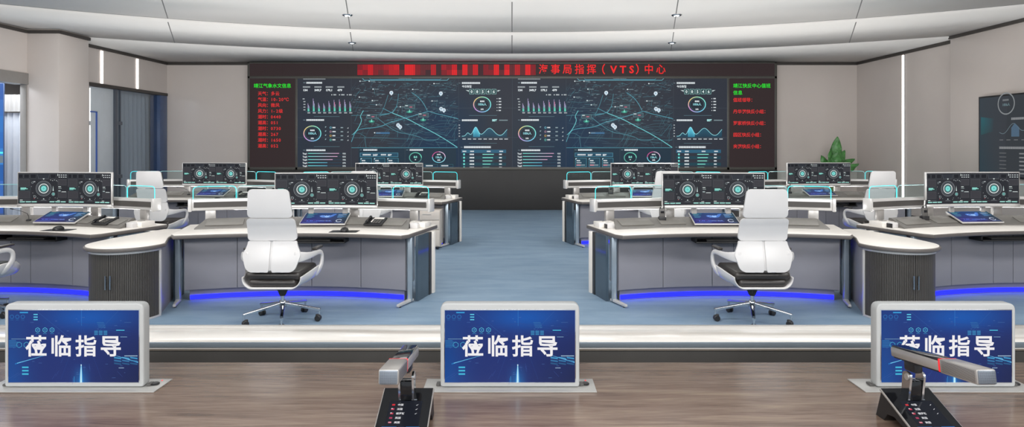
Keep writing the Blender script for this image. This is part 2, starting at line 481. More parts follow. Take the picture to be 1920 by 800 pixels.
# pale glass door leaf with a long blue handle strip
d = empty('door_2', 'pale blue-grey glazed door leaf with a thin blue angled strip in the far left wall', 'door', (-9.07, 14.1, 0)); d['kind'] = 'structure'
w = MB(); w.box(-0.02, 0.02, -0.42, 0.43, 0.02, 2.94, 'paledoor', 0.004); w.build('leaf', d)
w = MB(); w.box(0.02, 0.045, -0.19, -0.165, 0.05, 2.41, 'bluestrip'); w.box(0.02, 0.045, -0.40, -0.165, 2.385, 2.41, 'bluestrip'); w.build('handle_strip', d)
w = MB(); w.box(0.021, 0.03, -0.41, -0.375, 0.02, 2.1, 'lightstrip'); w.box(0.021, 0.03, -0.41, -0.375, 2.2, 2.9, 'lightstrip'); w.build('edge_light', d)

def wavy(name, x0, y0, x1, y1, z0, z1, m, folds, amp, label):
    b = MB(); L = math.hypot(x1 - x0, y1 - y0); ux, uy = (x1 - x0) / L, (y1 - y0) / L
    def fn(u, v):
        s = amp * math.sin(2 * PI * folds * u + 1.3 * math.sin(5 * u)) * (0.6 + 0.4 * (1 - v))
        return Vector((x0 + ux * L * u - uy * s, y0 + uy * L * u + ux * s, z0 + (z1 - z0) * v))
    b.slab(fn, folds * 10, 4, (-uy * 0.006, ux * 0.006, 0), m)
    return tag(b.build(name), label, 'curtain')
wavy('curtain', -9.42, 14.90, -9.42, 16.90, 0.03, 3.0, 'curtain', 12, 0.05, 'long pleated grey curtain hanging behind the glass of the far left wall opening')
wavy('curtain', -12.2, 14.3, -10.2, 14.3, 0.03, 2.40, 'sheer', 16, 0.05, 'white sheer curtain seen through the near left doorway opening')
wavy('pelmet_curtain', -12.2, 14.2, -10.2, 14.2, 2.42, 2.80, 'curtain', 20, 0.03, 'short grey pleated pelmet above the white sheer curtain through the left doorway')
# side room beyond the doorway
b = MB(); b.box(-13.2, -9.36, 8.0, 17.4, -0.1, 0, 'carpet'); struct(b.build('floor_side_room'))
b = MB(); b.box(-13.2, -9.36, 8.0, 17.4, 3.3, 3.4, 'ceiling'); struct(b.build('ceiling_side_room'))
b = MB(); b.box(-13.3, -13.2, 8.0, 17.4, 0, 3.3, 'wall'); b.box(-13.2, -9.7, 17.3, 17.4, 0, 3.3, 'wall'); struct(b.build('wall_side_room'))
for i, yy in enumerate((12.3, 13.2)):
    b = MB(); b.box(-12.4, -9.9, yy, yy + 0.12, 3.27, 3.298, 'lightstrip')
    tag(b.build('linear_light'), ['linear ceiling light nearer the doorway in the side room', 'linear ceiling light nearer the curtain in the side room'][i], 'ceiling light')
g = G()
g.rect(0, 0, 200, 270, (40, 92, 172), 0)
for i in range(8): g.rect(0, 270 * i / 8, 200, 270 * (i + 1) / 8, [(48, 96, 176), (56, 112, 190), (52, 120, 196), (46, 110, 190), (60, 132, 205), (40, 96, 170), (62, 110, 190), (58, 92, 168)][i], 1)
g.rect(0, 142, 200, 146, (90, 240, 245), 2); g.rect(0, 150, 200, 165, (110, 128, 140), 2)
bs = empty('display_board', 'tall blue lit display board seen through the doorway at the left photo edge', 'display', (-11.65, 13.4, 0))
w = MB(); w.box(-1.0, 1.005, 0.0, 0.03, 0.2, 3.0, 'jamb_blue', 0.004); w.build('housing', bs)
g.mesh('display', lambda u, v, l: (-1.0 + 2.0 * u / 200, -0.004 - 0.002 * l, 2.97 - 2.72 * v / 270), 'screen', bs)

# wall light strips
for (x, y, z0, z1, lab) in ((-8.99, 14.03, 3.03, 3.74, 'vertical white light strip above the pale glass door, nearer of two'),
                      (-8.99, 15.36, 3.03, 3.74, 'vertical white light strip above the curtained glass, farther of two'),
                      (8.99, 14.71, 0.12, 3.74, 'full-height vertical white light strip on the right wall')):
    b = MB(); s = 1 if x < 0 else -1
    b.box(min(x - s * .01, x + s * .012), max(x - s * .01, x + s * .012), y - 0.03, y + 0.03, z0, z1, 'lightstrip', 0.002)
    tag(b.build('light_strip'), lab, 'light strip')

# recessed downlights on the ceiling joints
dl = None
for i, (x, y, z, lab) in enumerate(((-2.83, 11.0, 3.92, 'small round recessed ceiling spotlight at upper left, nearer the viewer'),
                    (2.83, 11.0, 3.92, 'small round recessed ceiling spotlight at upper right, nearer the viewer'),
                    (-3.41, 13.64, 3.86, 'small round recessed ceiling spotlight at upper left, nearer the video wall'),
                    (3.41, 13.64, 3.86, 'small round recessed ceiling spotlight at upper right, nearer the video wall'))):
    if dl is None:
        dl = empty('ceiling_spotlight', lab, 'ceiling light', (x, y, z), 0, 'recessed ceiling spotlights')
        b = MB(); b.lathe([(0.05, 0.0), (0.05, -0.012), (0.062, -0.022), (0.085, -0.012), (0.09, -0.001)], 'chrome'); b.build('trim_ring', dl)
        b = MB(); b.lathe([(0.0, -0.017), (0.03, -0.019), (0.05, -0.013), (0.05, -0.004), (0, -0.004)], 'lamp'); b.build('lens', dl)
        index_children()
    else:
        dup(dl, (x, y, z), 0, lab)
    li = bpy.data.lights.new('spot_lamp', 'SPOT'); li.energy = 140 if y < 12 else 260; li.spot_size = 2.7; li.spot_blend = 1; li.shadow_soft_size = 0.3; li.color = (1, .98, .95)
    lo = bpy.data.objects.new('spot_lamp', li); lo.location = (x, y, z - 0.06); COL.objects.link(lo)

# ================================================================== VIDEO WALL
VY = 16.60
vw = empty('video_wall', 'large dark video wall with red LED title and dashboard maps on the back wall', 'video wall', (0, VY, 0))
def vp(u, v, l=0):       # photo pixel on the plane of the wall, layers 2 mm apart
    return ((u - 960) * VY / F, -0.062 - 0.0012 * l, EYE + (270 - v) * VY / F)
def vbox(b, x0, y0, x1, y1, d0, d1, m, bev=0.0):
    p = vp(x0, y1); q = vp(x1, y0); b.box(p[0], q[0], d0, d1, p[2], q[2], m, bev)
b = MB()
vbox(b, 466, 117, 1455, 392.5, 0.0, 0.10, 'frame')
for r in ((466, 117, 1455, 119.6), (466, 143, 1455, 147.6), (466, 117, 470, 318), (1450.5, 117, 1455, 318), (555, 147.6, 559.5, 318), (1361.5, 147.6, 1366, 318), (466, 313, 1455, 318)):
    vbox(b, *r, -0.07, 0.0, 'frame', 0.006)
b.build('frame', vw)
b = MB()
vbox(b, 466, 318.2, 1455, 392.6, -0.09, 0.0, 'base', 0.006)
for x in (630, 795, 960, 1125, 1290): vbox(b, x - .35, 320, x + .35, 391, -0.093, -0.088, 'black')
b.build('base_cabinet', vw)

DK = (50, 40, 40)
# --- title strip
g = G(); g.rect(470, 119.6, 1450.5, 143, DK, 0)
random.seed(3)
xs = 671.0; i = 0
pat = [4, 4, 6, 3, 3, 4, 5, 6, 2, 7, 7, 3, 3, 2, 5, 1, 4, 4, 7, 2, 7, 2, 6, 1, 3, 3, 8, 2, 7, 2, 5, 2, 7, 3, 3]
reds = {1: (62, 38, 42), 2: (98, 40, 44), 3: (128, 30, 38), 4: (158, 28, 38), 5: (176, 30, 36), 6: (196, 28, 36), 7: (220, 32, 36), 8: (236, 30, 30)}
cell = 9.8
while xs < 1001:
    k = pat[i % len(pat)]
    for r in range(2):
        kk = max(1, min(8, k + random.choice((-1, 0, 0))))
        g.rect(xs, 121.5 + r * 10, xs + cell + .02, 131.5 + r * 9.6, reds[kk], 1)
    for s in range(3): g.rect(xs + s * cell / 3, 121.5, xs + s * cell / 3 + .25, 141, (60, 20, 24), 2)
    xs += cell; i += 1
g.line([(1003, 124), (1001.5, 127)], 1.2, (200, 30, 30), 1); g.line([(1002, 136), (1004, 139)], 1.2, (200, 30, 30), 1)
RED = (240, 36, 36)
cx = 1009.5
for ch, adv in zip('海事局指挥', (22.5,) * 5):
    g.text(ch, cx, 137.4, 19.5, RED, 2, 0.010, sx=0.93); cx += adv
g.text('（', 1114.5, 137.6, 20, RED, 2, 0.012, sx=1.0)
for ch, x in zip('VTS', (1144, 1161.5, 1179)): g.text(ch, x, 137.2, 19, RED, 2, 0.03, sx=1.0)
g.text('）', 1190.5, 137.6, 20, RED, 2, 0.012, sx=1.0)
g.text('中', 1206.5, 137.4, 19.5, RED, 2, 0.010, sx=.93); g.text('心', 1229, 137.4, 19.5, RED, 2, 0.010, sx=.93)
for k in range(1, 16): g.rect(470 + k * 61.3, 119.6, 470 + k * 61.3 + .25, 143, (38, 30, 30), 1.5)
g.mesh('title_display', vp, 'screen', vw)

# --- side LED boards
GRN = (40, 232, 52); RD2 = (232, 50, 50)
g = G(); g.rect(470, 147.6, 555, 313, DK, 0)
g.text('靖江气象水文信息', 477.5, 164.2, 8.6, GRN, 2, 0.010, sx=1.02)
for k, s in enumerate(('天气：多云', '气温：10-20℃', '风向：微风', '风力：1-2级', '潮时：0440', '潮高：051', '潮时：0730', '潮高：267', '潮时：1650', '潮高：052')):
    y = 178.6 + k * 10.85
    g.text(s[:3], 485.2, y, 8.0, RD2, 2, 0.010, sx=1.0)
    xx = 509.5
    for ch in s[3:]:
        g.text(ch, xx, y, 8.0, RD2, 2, 0.010); xx += 8.4 if ord(ch) > 255 else 4.9
g.mesh('weather_display', vp, 'screen', vw)
g = G(); g.rect(1366, 147.6, 1450.5, 313, DK, 0)
g.text('靖江快反中心值班', 1373, 164.2, 8.6, GRN, 2, 0.010, sx=1.02)
g.text('信息', 1373, 177.2, 8.6, GRN, 2, 0.010, sx=1.02)
for k, s in enumerate(('值班领导：', '丹华港快反小组：', '罗家桥快反小组：', '园区快反小组：', '夹港快反小组：')):
    g.text(s, 1373, 190.5 + (0 if k == 0 else k * 21.7), 8.2, RD2, 2, 0.010)
g.mesh('duty_display', vp, 'screen', vw)

# --- dashboards (the same picture shown twice)
def dashboard(x0, blue):
    random.seed(11)
    g = G()
    W = 401.2; dx = x0 - 559.5
    nx, ny = 40, 16
    def bg(x, y):
        u = (x - 559.5) / W; v = (y - 147.6) / 165.4
        c = [48, 52, 60]
        if blue: k = max(0, 1 - abs(u - .66) * 4) * min(1, v * 2) if True else 0
        else: k = max(0, 1 - abs(u - .30) * 4) * min(1, v * 2)
        s = 0.5 + 0.5 * math.sin(u * 9 + v * 3)
        k = min(1, k + .35 * v * s)
        return (int(c[0] * (1 - k) + 22 * k), int(c[1] * (1 - k) + 48 * k), int(c[2] * (1 - k) + 74 * k))
    for i in range(nx):
        for j in range(ny):
            xa, xb = 559.5 + W * i / nx, 559.5 + W * (i + 1) / nx; ya, yb = 147.6 + 165.4 * j / ny, 147.6 + 165.4 * (j + 1) / ny
            g.poly([(xa, ya), (xb, ya), (xb, yb), (xa, yb)], [bg(xa, ya), bg(xb, ya), bg(xb, yb), bg(xa, yb)], 0)
    WH = (226, 234, 238); TL = (118, 214, 202); BL = (92, 178, 208); DL = (70, 104, 122)
    # left column
    g.blur(570, 146.6 + 1.2, 42, 1.6, (150, 158, 162))
    g.rect(570, 155, 574.5, 156, (120, 140, 150)); g.blur(576, 154.0, 30, 3.2, WH)
    for x, s in ((569.5, '134'), (591, '349,7'), (612, '179,1'), (634, '479')):
        g.blur(x, 162.2, 13.5, 2.4, (170, 178, 182)); g.text(s, x, 171, 5.0, WH, 2, 0.05, sx=1.15)
    for x in (622.5, 637, 651.5): g.rect(x, 177.2, x + 1.6, 178.8, WH); g.blur(x + 4, 176.8, 6, 2.2, (190, 198, 202))
    for k, hh in enumerate((15, 24, 16, 15, 19.5, 21.5, 22.5, 22, 18.5)):
        x = 578.4 + k * 9.75
        for j, (q, cc) in enumerate(((hh, (168, 152, 190)), (hh * .8, (214, 120, 152) if k in (5, 6) else (170, 168, 205)), (hh * .62, (150, 160, 190)))):
            g.rect(x + j * 1.15, 209 - q, x + j * 1.15 + .85, 209, cc, 1)
            g.rect(x + j * 1.15, 209 - q * .45, x + j * 1.15 + .85, 209, (104, 222, 196), 2)
        g.blur(x - .2, 210.7, 5.4, 1.9, (190, 198, 202))
    for k in range(5): g.blur(569 + (0 if k == 0 else 1.5), 184.8 + k * 5.1, 3.6, 1.7, (190, 198, 202))
    g.rect(574, 209, 660, 209.5, DL)
    for y in (218.2, 274.5): g.rect(590, y, 638, y + .5, (96, 132, 142))
    g.rect(570, 224.6, 574, 225.4, (120, 140, 150)); g.blur(576, 223.4, 34, 3.2, WH)
    def rainbow(t):
        st = [(120, 220, 220), (130, 200, 240), (210, 150, 220), (230, 200, 130), (150, 230, 200), (120, 220, 220)]
        k = t * 5; i = int(k); f = k - i; a, c = st[i % 6], st[(i + 1) % 6]
        return tuple(int(a[j] * (1 - f) + c[j] * f) for j in range(3))
    def gauge(cx, cy, r, s1, fs):
        g.disc(cx, cy, r, (34, 42, 52), 1, ry=.88); g.ring(cx, cy, r * .92, r * 1.03, rainbow, 2, n=36, ry=.88)
        g.ring(cx, cy, r * .78, r * .80, (90, 130, 140), 2, ry=.88)
        g.blur(cx - r * .24, cy - r * .45, r * .5, r * .17, WH, 3); g.text(s1, cx, cy + fs * .3, fs, (150, 220, 228), 3, 0.03, 'c')
        g.text('20%', cx, cy + r * .62, fs * .62, WH, 3, 0.04, 'c')
    gauge(587, 250.2, 16.3, '1056人', 5.4)
    for k in range(4):
        y = 239.2 + k * 7.6
        g.poly([(611, y - 2), (613.6, y - 2), (611, y + .4)], (160, 190, 196)); g.ring(621.2, y, 1.3, 1.9, [(120, 200, 220), (190, 150, 170), (220, 180, 90), (110, 210, 190)][k], 2, 12)
        g.rect(618, y + 3, 640, y + 3.2, DL); g.blur(624.6, y - 1.2, 6, 2.2, WH); g.blur(640, y - 1, 4.5, 2, (150, 170, 176))
        g.poly([(654.5, y + 1.6), (654.5, y - .6), (652, y + 1.6)], (200, 210, 214))
    g.rect(570, 281, 574, 281.8, (120, 140, 150)); g.blur(576, 279.8, 36, 3.2, WH)
    for k, (le, s) in enumerate(((58, '92%'), (55, '82%'), (46, '70%'), (36, '60%'), (36, '50%'))):
        y = 286.0 + k * 5.75
        g.text('Top%d' % (k + 1), 569, y + 3.2, 3.9, WH, 2, 0.04); g.rect(579, y + .9, 642, y + 1.8, (40, 70, 88), 1)
        nseg = 8
        for q in range(nseg):
            t = q / nseg; cc = (int(120 + 100 * t), int(214 - 60 * t), int(204 - 10 * t)) if k < 3 else (int(110 - 20 * t), int(214 - 50 * t), int(216 - 20 * t))
            g.rect(579 + le * q / nseg, y + .7, 579 + le * (q + 1) / nseg, y + 2.0, cc, 2)
        g.text(s, 643.5, y + 3.0, 3.6, (190, 200, 204), 2, 0.04)
    # map : skeleton roads in photo pixels
    ox, oy, sc = 660, 140, 1 / 4.445
    def P(*a): return [(ox + a[i] * sc, oy + a[i + 1] * sc) for i in range(0, len(a), 2)]
    R1 = (86, 160, 178); R2 = (74, 128, 142); R3 = (64, 96, 108); R0 = (110, 198, 204)
    def smooth(p):
        for _ in range(2):
            q = [p[0]]
            for a, b2 in zip(p[:-1], p[1:]):
                q += [(a[0] * .75 + b2[0] * .25, a[1] * .75 + b2[1] * .25), (a[0] * .25 + b2[0] * .75, a[1] * .25 + b2[1] * .75)]
            p = q + [p[-1]]
        return p
    for _ in range(330):            # minor streets
        x = random.uniform(0, 880); y = 60 + 540 * random.random() ** 1.3
        l = random.uniform(30, 140) * (0.5 + y / 500)
        a = random.choice((0.05, -0.05, 0.5, -0.45, 2.0, 1.7, 0.2, -1.2)) + random.uniform(-.15, .15)
        x1, y1 = min(max(x + l * math.cos(a), 0), 885), min(max(y + l * math.sin(a) * .6, 40), 610)
        g.line(P(x, y, x1, y1), random.uniform(.25, .5), random.choice((R3, R2, (60, 92, 106), (62, 80, 92))), 1)
    for _ in range(150):            # place names
        x = random.uniform(10, 850); y = random.uniform(60, 420); q = P(x, y)[0]
        g.rect(q[0], q[1], q[0] + random.uniform(2, 6), q[1] + .6, random.choice(((120, 140, 148), (96, 122, 130))), 1.5)
    for (p, w_, c_) in (((0, 560, 30, 480, 70, 450, 230, 440, 310, 400, 440, 365, 560, 330, 640, 305), 1.0, R1),
                        ((640, 305, 700, 325, 820, 350, 888, 370), .9, R1), ((340, 320, 470, 370, 560, 420, 680, 480, 790, 545, 880, 605), 1.3, R0),
                        ((235, 340, 270, 280, 305, 170), .9, R2), ((345, 315, 380, 260, 392, 160), .9, R2), ((240, 340, 340, 320, 380, 260), .9, R1),
                        ((500, 150, 560, 190, 600, 240, 630, 300), .9, R1), ((260, 280, 340, 320), .8, R1), ((100, 300, 70, 350, 90, 380, 50, 460, 10, 500), 1.1, R0),
                        ((215, 360, 290, 420, 380, 480, 480, 495, 570, 520), 1.1, R2), ((570, 520, 620, 550, 700, 548, 740, 520), .9, R2),
                        ((0, 525, 200, 525, 420, 535, 880, 545), .5, R2), ((0, 608, 880, 608), .7, R1), ((110, 520, 122, 605), .7, R2),
                        ((470, 605, 540, 480, 620, 440, 760, 400, 880, 420), .6, R3), ((0, 270, 120, 280, 260, 285), .6, R3), ((400, 100, 480, 95, 560, 60), .6, R3),
                        ((0, 340, 100, 338, 240, 335, 340, 318), .8, R2), ((0, 500, 60, 480, 120, 520), .6, R2), ((700, 280, 780, 350, 820, 420), .5, R3),
                        ((590, 400, 700, 300, 800, 260), .5, R3), ((430, 400, 620, 520, 760, 460), .4, R3), ((560, 600, 590, 540, 640, 520), .5, R3), ((700, 550, 735, 605), .5, R3)):
        g.line(smooth(P(*p)), w_, c_, 2)
    q = P(85, 28, 108, 48, 795, 48, 815, 28)
    g.line(q, .9, (110, 180, 196), 3); g.line(P(150, 32, 160, 42, 735, 42, 748, 32), .8, (70, 150, 176), 3); g.blur(*P(392, 26)[0], 24, 2, (170, 200, 208), 3)
    for (x, y) in ((72, 56), (148, 56), (180, 122), (66, 188), (174, 216), (208, 252), (510, 124), (686, 76), (670, 220), (406, 268), (193, 484)):
        q = P(x, y)[0]; g.disc(q[0], q[1], 1.2, (220, 232, 236), 4, 10); g.blur(q[0] + 2, q[1] - .5, 9, 1.1, (130, 150, 156), 3)
    g.rect(*P(205, 478)[0], *P(318, 494)[0], (60, 104, 140), 2.5)
    for (x, y) in ((332, 152), (743, 157), (745, 285), (768, 296), (388, 420), (405, 436)):
        q = P(x, y)[0]; g.disc(q[0], q[1], 3.6, (214, 228, 238), 5, 14); g.poly([(q[0] - 2.6, q[1] + 2.2), (q[0] + 2.6, q[1] + 2.2), (q[0], q[1] + 5.2)], (200, 220, 232), 5); g.disc(q[0], q[1], 1.6, (150, 180, 200), 6, 10)
    for (x, y) in ((483, 310), (596, 378), (168, 390)):
        q = P(x, y)[0]; g.ring(q[0], q[1], 4.6, 5.4, (66, 170, 150), 3, 18, .45); g.disc(q[0], q[1], 4.0, (58, 150, 132), 3, 16, .42); g.disc(q[0], q[1], 2.2, (120, 224, 196), 4, 12, .42)
        g.rect(q[0] - .6, q[1] - 4, q[0] + .6, q[1], (140, 230, 210), 4)
        a = P(x - 40, y - 58)[0]; c2 = P(x + 44, y - 24)[0]; g.rect(a[0], a[1], c2[0], c2[1], (62, 78, 88), 4); g.frame(a[0], a[1], c2[0], c2[1], .35, (110, 170, 176), 5)
        g.rect(a[0] + 1, a[1] + 1, a[0] + 6, a[1] + 2.4, (210, 220, 224), 5); g.rect(a[0] + 9, a[1] + 3.5, a[0] + 14, a[1] + 4.8, (216, 110, 130), 5)
    # bottom cards
    g.rect(*P(60, 612)[0], *P(870, 760)[0], (30, 50, 64), 2.6)
    for x in (70, 455): q = P(x, 622)[0]; g.rect(q[0], q[1] + .5, q[0] + 4, q[1] + 1.3, (120, 140, 150), 3); g.blur(q[0] + 6.5, q[1] - .6, 26, 3, WH, 4)
    a = P(72, 650)[0]; c2 = P(388, 684)[0]; g.rect(*a, *c2, (34, 74, 96), 3); g.frame(*a, *c2, .5, (90, 160, 184), 4)
    g.blur(a[0] + 5, a[1] + 2.4, 16, 2.4, WH, 5); g.text('2437', a[0] + 24, a[1] + 5.6, 4.4, WH, 5, .05); g.blur(a[0] + 39, a[1] + 2.4, 10, 2.4, WH, 5); g.text('85%', a[0] + 52, a[1] + 5.6, 4.4, WH, 5, .05)
    for x in (76, 187, 298):
        a = P(x, 694)[0]; c2 = (a[0] + 21, a[1] + 16.5); g.rect(*a, *c2, (30, 66, 84), 3); g.frame(*a, *c2, .5, (86, 158, 176), 4)
        g.poly([(a[0] + .5, a[1] + .5), (a[0] + 3, a[1] + .5), (a[0] + .5, a[1] + 3)], WH, 5); g.blur(a[0] + 2.4, a[1] + 3.6, 7, 2, WH, 5); g.blur(a[0] + 2.4, a[1] + 7.6, 9, 2, (180, 196, 202), 5)
        g.rect(a[0] + 2, a[1] + 12, a[0] + 10, a[1] + 14, (214, 150, 160), 5); g.rect(a[0] + 10, a[1] + 12, a[0] + 18, a[1] + 14, (130, 150, 158), 5)
    q = P(532, 690)[0]; g.ring(q[0], q[1], 10.4, 12.0, lambda t: (int(70 + 40 * t), int(120 + 100 * t), int(120 + 70 * t)), 4, 30, .84); g.disc(q[0], q[1], 9.6, (24, 44, 56), 3, ry=.84)
    g.text('8.0', q[0], q[1] + .6, 5.2, (140, 230, 214), 5, .04, 'c'); g.rect(q[0] - 1.2, q[1] + 3, q[0] + 1.2, q[1] + 4.6, (210, 216, 220), 5)
    q = P(726, 686)[0]; g.ring(q[0], q[1], 11.2, 12.6, lambda t: [(150, 220, 235), (120, 210, 230), (200, 90, 150), (220, 190, 220)][int(t * 3.99)], 4, 32, .84); g.disc(q[0], q[1], 10.8, (26, 40, 54), 3, ry=.84)
    g.blur(q[0] - 3.5, q[1] - 6, 7, 2, WH, 5); g.text('156人', q[0], q[1] + 1.9, 5.2, (150, 220, 228), 5, .03, 'c'); g.text('20%', q[0], q[1] + 6.6, 3.4, WH, 5, .04, 'c')
    for x in (610, 738): q = P(x, 757)[0]; g.frame(q[0], q[1] - 2.6, q[0] + 24, q[1] + 2.6, .4, (60, 120, 132), 3); g.blur(q[0] + 2, q[1] - 1, 13, 2, WH, 4)
    # right column
    ox, oy, sc = 855, 140, 1 / 4.445
    q = P(22, 70)[0]; g.rect(q[0], q[1], q[0] + 4, q[1] + .8, (120, 140, 150)); g.blur(q[0] + 6.5, q[1] - 1.4, 34, 3.2, WH); g.text('今日告警', q[0] + 6.5, q[1] + 8.4, 4.6, WH, 2, .03)
    for k, ch in enumerate('08546'):
        a = P(114 + k * 46, 121)[0]; g.frame(a[0], a[1], a[0] + 8.6, a[1] + 9.6, .6, (150, 200, 196), 3); g.rect(a[0], a[1], a[0] + 8.6, a[1] + 9.6, (30, 54, 60), 2); g.text(ch, a[0] + 2.2, a[1] + 7.4, 7.4, (214, 232, 230), 4, .03)
    a = P(82, 130)[0]; g.poly([a, (a[0] + 6, a[1]), (a[0] + 6, a[1] + 3.2)], (190, 206, 208)); a = P(346, 130)[0]; g.poly([a, (a[0] + 6, a[1]), (a[0], a[1] + 3.2)], (190, 206, 208))
    gauge(*P(219, 249)[0], 16.3, '1056人', 5.4)
    for k in range(5): q = P(340, 200 + k * 24.5)[0]; g.rect(q[0], q[1] - .4, q[0] + 1.2, q[1] + .8, WH); g.blur(q[0] + 3.5, q[1] - .9, 5, 2, WH)
    for y in (339, 570): q = P(110, y)[0]; g.rect(q[0], q[1], q[0] + 52, q[1] + .5, (96, 132, 142))
    q = P(22, 379)[0]; g.rect(q[0], q[1], q[0] + 4, q[1] + .8, (120, 140, 150)); g.blur(q[0] + 6.5, q[1] - 1.4, 30, 3.2, WH); g.text('80%', q[0] + 63, q[1] + 2.2, 5.6, (170, 226, 226), 2, .05); g.blur(q[0] + 76, q[1] - .8, 16, 2, (130, 150, 156))
    pts = []
    for i in range(41):
        t = i / 40; X = 50 + 376 * t
        def gs(c, s, h): return h * math.exp(-((X - c) / s) ** 2)
        Y = 512 - gs(100, 18, 28) - gs(165, 28, 76) - gs(280, 52, 66) - gs(440, 42, 62)
        pts.append(P(X, Y)[0])
    base = P(0, 520)[0][1]
    for a, c2 in zip(pts[:-1], pts[1:]):
        hl = P(138, 0)[0][0] <= a[0] <= P(196, 0)[0][0]
        g.poly([a, c2, (c2[0], base), (a[0], base)], [(100, 206, 228), (100, 206, 228), (40, 110, 140), (40, 110, 140)] if hl else [(40, 84, 104), (40, 84, 104), (32, 60, 78), (32, 60, 78)], 2)
    g.line(pts, .8, (150, 224, 232), 3); a = P(45, 524)[0]; g.rect(a[0], a[1], a[0] + 90, a[1] + .4, DL); 
    for k in range(9): a = P(56 + k * 43.5, 532)[0]; g.blur(a[0], a[1], 6.4, 1.8, (200, 208, 212))
    for k in range(5): a = P(24, 416 + k * 23)[0]; g.blur(a[0], a[1], 2.4, 1.8, (200, 208, 212))
    q = P(40, 602)[0]; g.rect(q[0], q[1], q[0] + 4, q[1] + .8, (120, 140, 150)); g.blur(q[0] + 6.5, q[1] - 1.6, 50, 3.6, WH)
    a = P(46, 624)[0]; c2 = P(418, 651)[0]; g.rect(*a, *c2, (44, 94, 120), 3)
    for x in (56, 120, 258, 362): q = P(x, 633)[0]; g.blur(q[0], q[1], 7, 2.2, WH, 4)
    for k in range(5):
        q = P(0, 663 + k * 27)[0]
        if k % 2 == 1: g.rect(q[0] + 10, q[1] - 2.8, q[0] + 94, q[1] + 2.8, (32, 66, 78), 2.8)
        g.disc(q[0] + 15.5, q[1], 1.9, (110, 214, 206), 4, 12); g.blur(q[0] + 26, q[1] - 1.3, 8.6, 2.6, WH, 4)
        g.rect(q[0] + 50, q[1] - .6, q[0] + 72, q[1] + .6, (44, 84, 96), 3); g.rect(q[0] + 50, q[1] - .7, q[0] + 50 + (21, 19.5, 18, 15, 13)[k], q[1] + .7, (130, 226, 210), 4); g.blur(q[0] + 81, q[1] - 1.2, 5, 2.3, WH, 4)
    # tile joints of the LCD wall
    for x in (559.5 + W / 4, 559.5 + W / 2, 559.5 + 3 * W / 4, 559.5 + W - .3): g.rect(x - .2, 147.6, x + .2, 313, (70, 78, 86), 6.5)
    for y in (147.6 + 55.1, 147.6 + 110.2): g.rect(559.5, y - .2, 559.5 + W, y + .2, (70, 78, 86), 6.5)
    return g.mesh('dashboard_display', lambda u, v, l: vp(u + dx, v, l), 'screen', vw)
dashboard(559.5, True)
dashboard(960.7, False)

# ================================================================== RIGHT WALL TELEVISION
tv = empty('wall_television', 'large dark wall-mounted display with dim charts on the right wall', 'television', (8.8, 10.75, 0))
b = MB(); b.box(-0.09, -0.002, -1.2, 1.2, 1.1, 2.58, 'black', 0.008); b.build('housing', tv)
g = G()
g.rect(0, 0, 240, 146, (54, 58, 62), 0)
g.poly([(0, 0), (70, 0), (60, 146), (0, 146)], [(56, 64, 70), (58, 61, 66), (56, 60, 65), (46, 62, 70)], 1)
g.poly([(4, 36), (36, 40), (34, 64), (4, 70)], [(44, 92, 100), (54, 66, 72), (54, 64, 70), (46, 80, 84)], 2)
def arcp(cx, cy, r): g.ring(cx, cy, r, r * 1.12, (130, 134, 136), 3, 28)
arcp(66, 14, 18); g.blur(58, 6, 14, 3, (120, 124, 126), 3); g.text('1056人', 66, 18, 6, (110, 134, 140), 3, .02, 'c')
g.blur(78, 40, 50, 4, (140, 142, 144), 3)
pts = [(50 + i * 3, 66 - 14 * math.exp(-((i - 12) / 5) ** 2) - 9 * math.exp(-((i - 32) / 8) ** 2) + 3 * math.sin(i * .5)) for i in range(50)]
g.line(pts, .8, (110, 128, 136), 3); g.poly([(78, 74), (78, 58), (86, 50), (96, 58), (96, 74)], (76, 98, 118), 3)
for k in range(8): g.blur(50 + k * 17, 79, 9, 1.6, (110, 112, 114), 3)
g.blur(50, 92, 80, 4, (140, 142, 144), 3)
for k in range(6):
    y = 103 + k * 7; g.blur(50, y, 16, 1.5, (106, 108, 110), 3); g.blur(96, y, 14, 2.4, (134, 136, 138), 3); g.rect(126, y, 160, y + 1.2, (88, 140, 136), 3); g.blur(190, y, 12, 2, (120, 122, 124), 3)
g.mesh('display', lambda u, v, l: (-0.092 - 0.0008 * l, 1.17 - 2.34 * u / 240, 2.55 - 1.42 * v / 146), 'screen', tv)

# ================================================================== CONTROL DESK
K = 0.14
def ay(y0, x): return y0 - K * x * x
def arc_pts(y0, xa, xb, n=24): return [(xa + (xb - xa) * i / n, ay(y0, xa + (xb - xa) * i / n)) for i in range(n + 1)]
def round_poly(pts, rad, n=6):
    out = []
    N_ = len(pts)
    for i, p in enumerate(pts):
        r = rad.get(i, 0)
        if not r: out.append(p); continue
        a = Vector(pts[i - 1][:2]); c = Vector(pts[(i + 1) % N_][:2]); q = Vector(p[:2])
        d1 = (a - q); d2 = (c - q)
        r1 = min(r, d1.length * .98); r2_ = min(r, d2.length * .98)
        s = q + d1.normalized() * r1; e = q + d2.normalized() * r2_
        for k in range(n + 1):
            t = k / n; v = s * (1 - t) ** 2 + q * 2 * t * (1 - t) + e * t * t; out.append((v.x, v.y))
    return out
def arc_band(b, y0a, y0b, xa, xb, z0, z1, m, n=24, bev=0.0):
    f = arc_pts(y0a, xa, xb, n); k = arc_pts(y0b, xa, xb, n)[::-1]
    b.prism(f + k, z0, z1, m, bev)

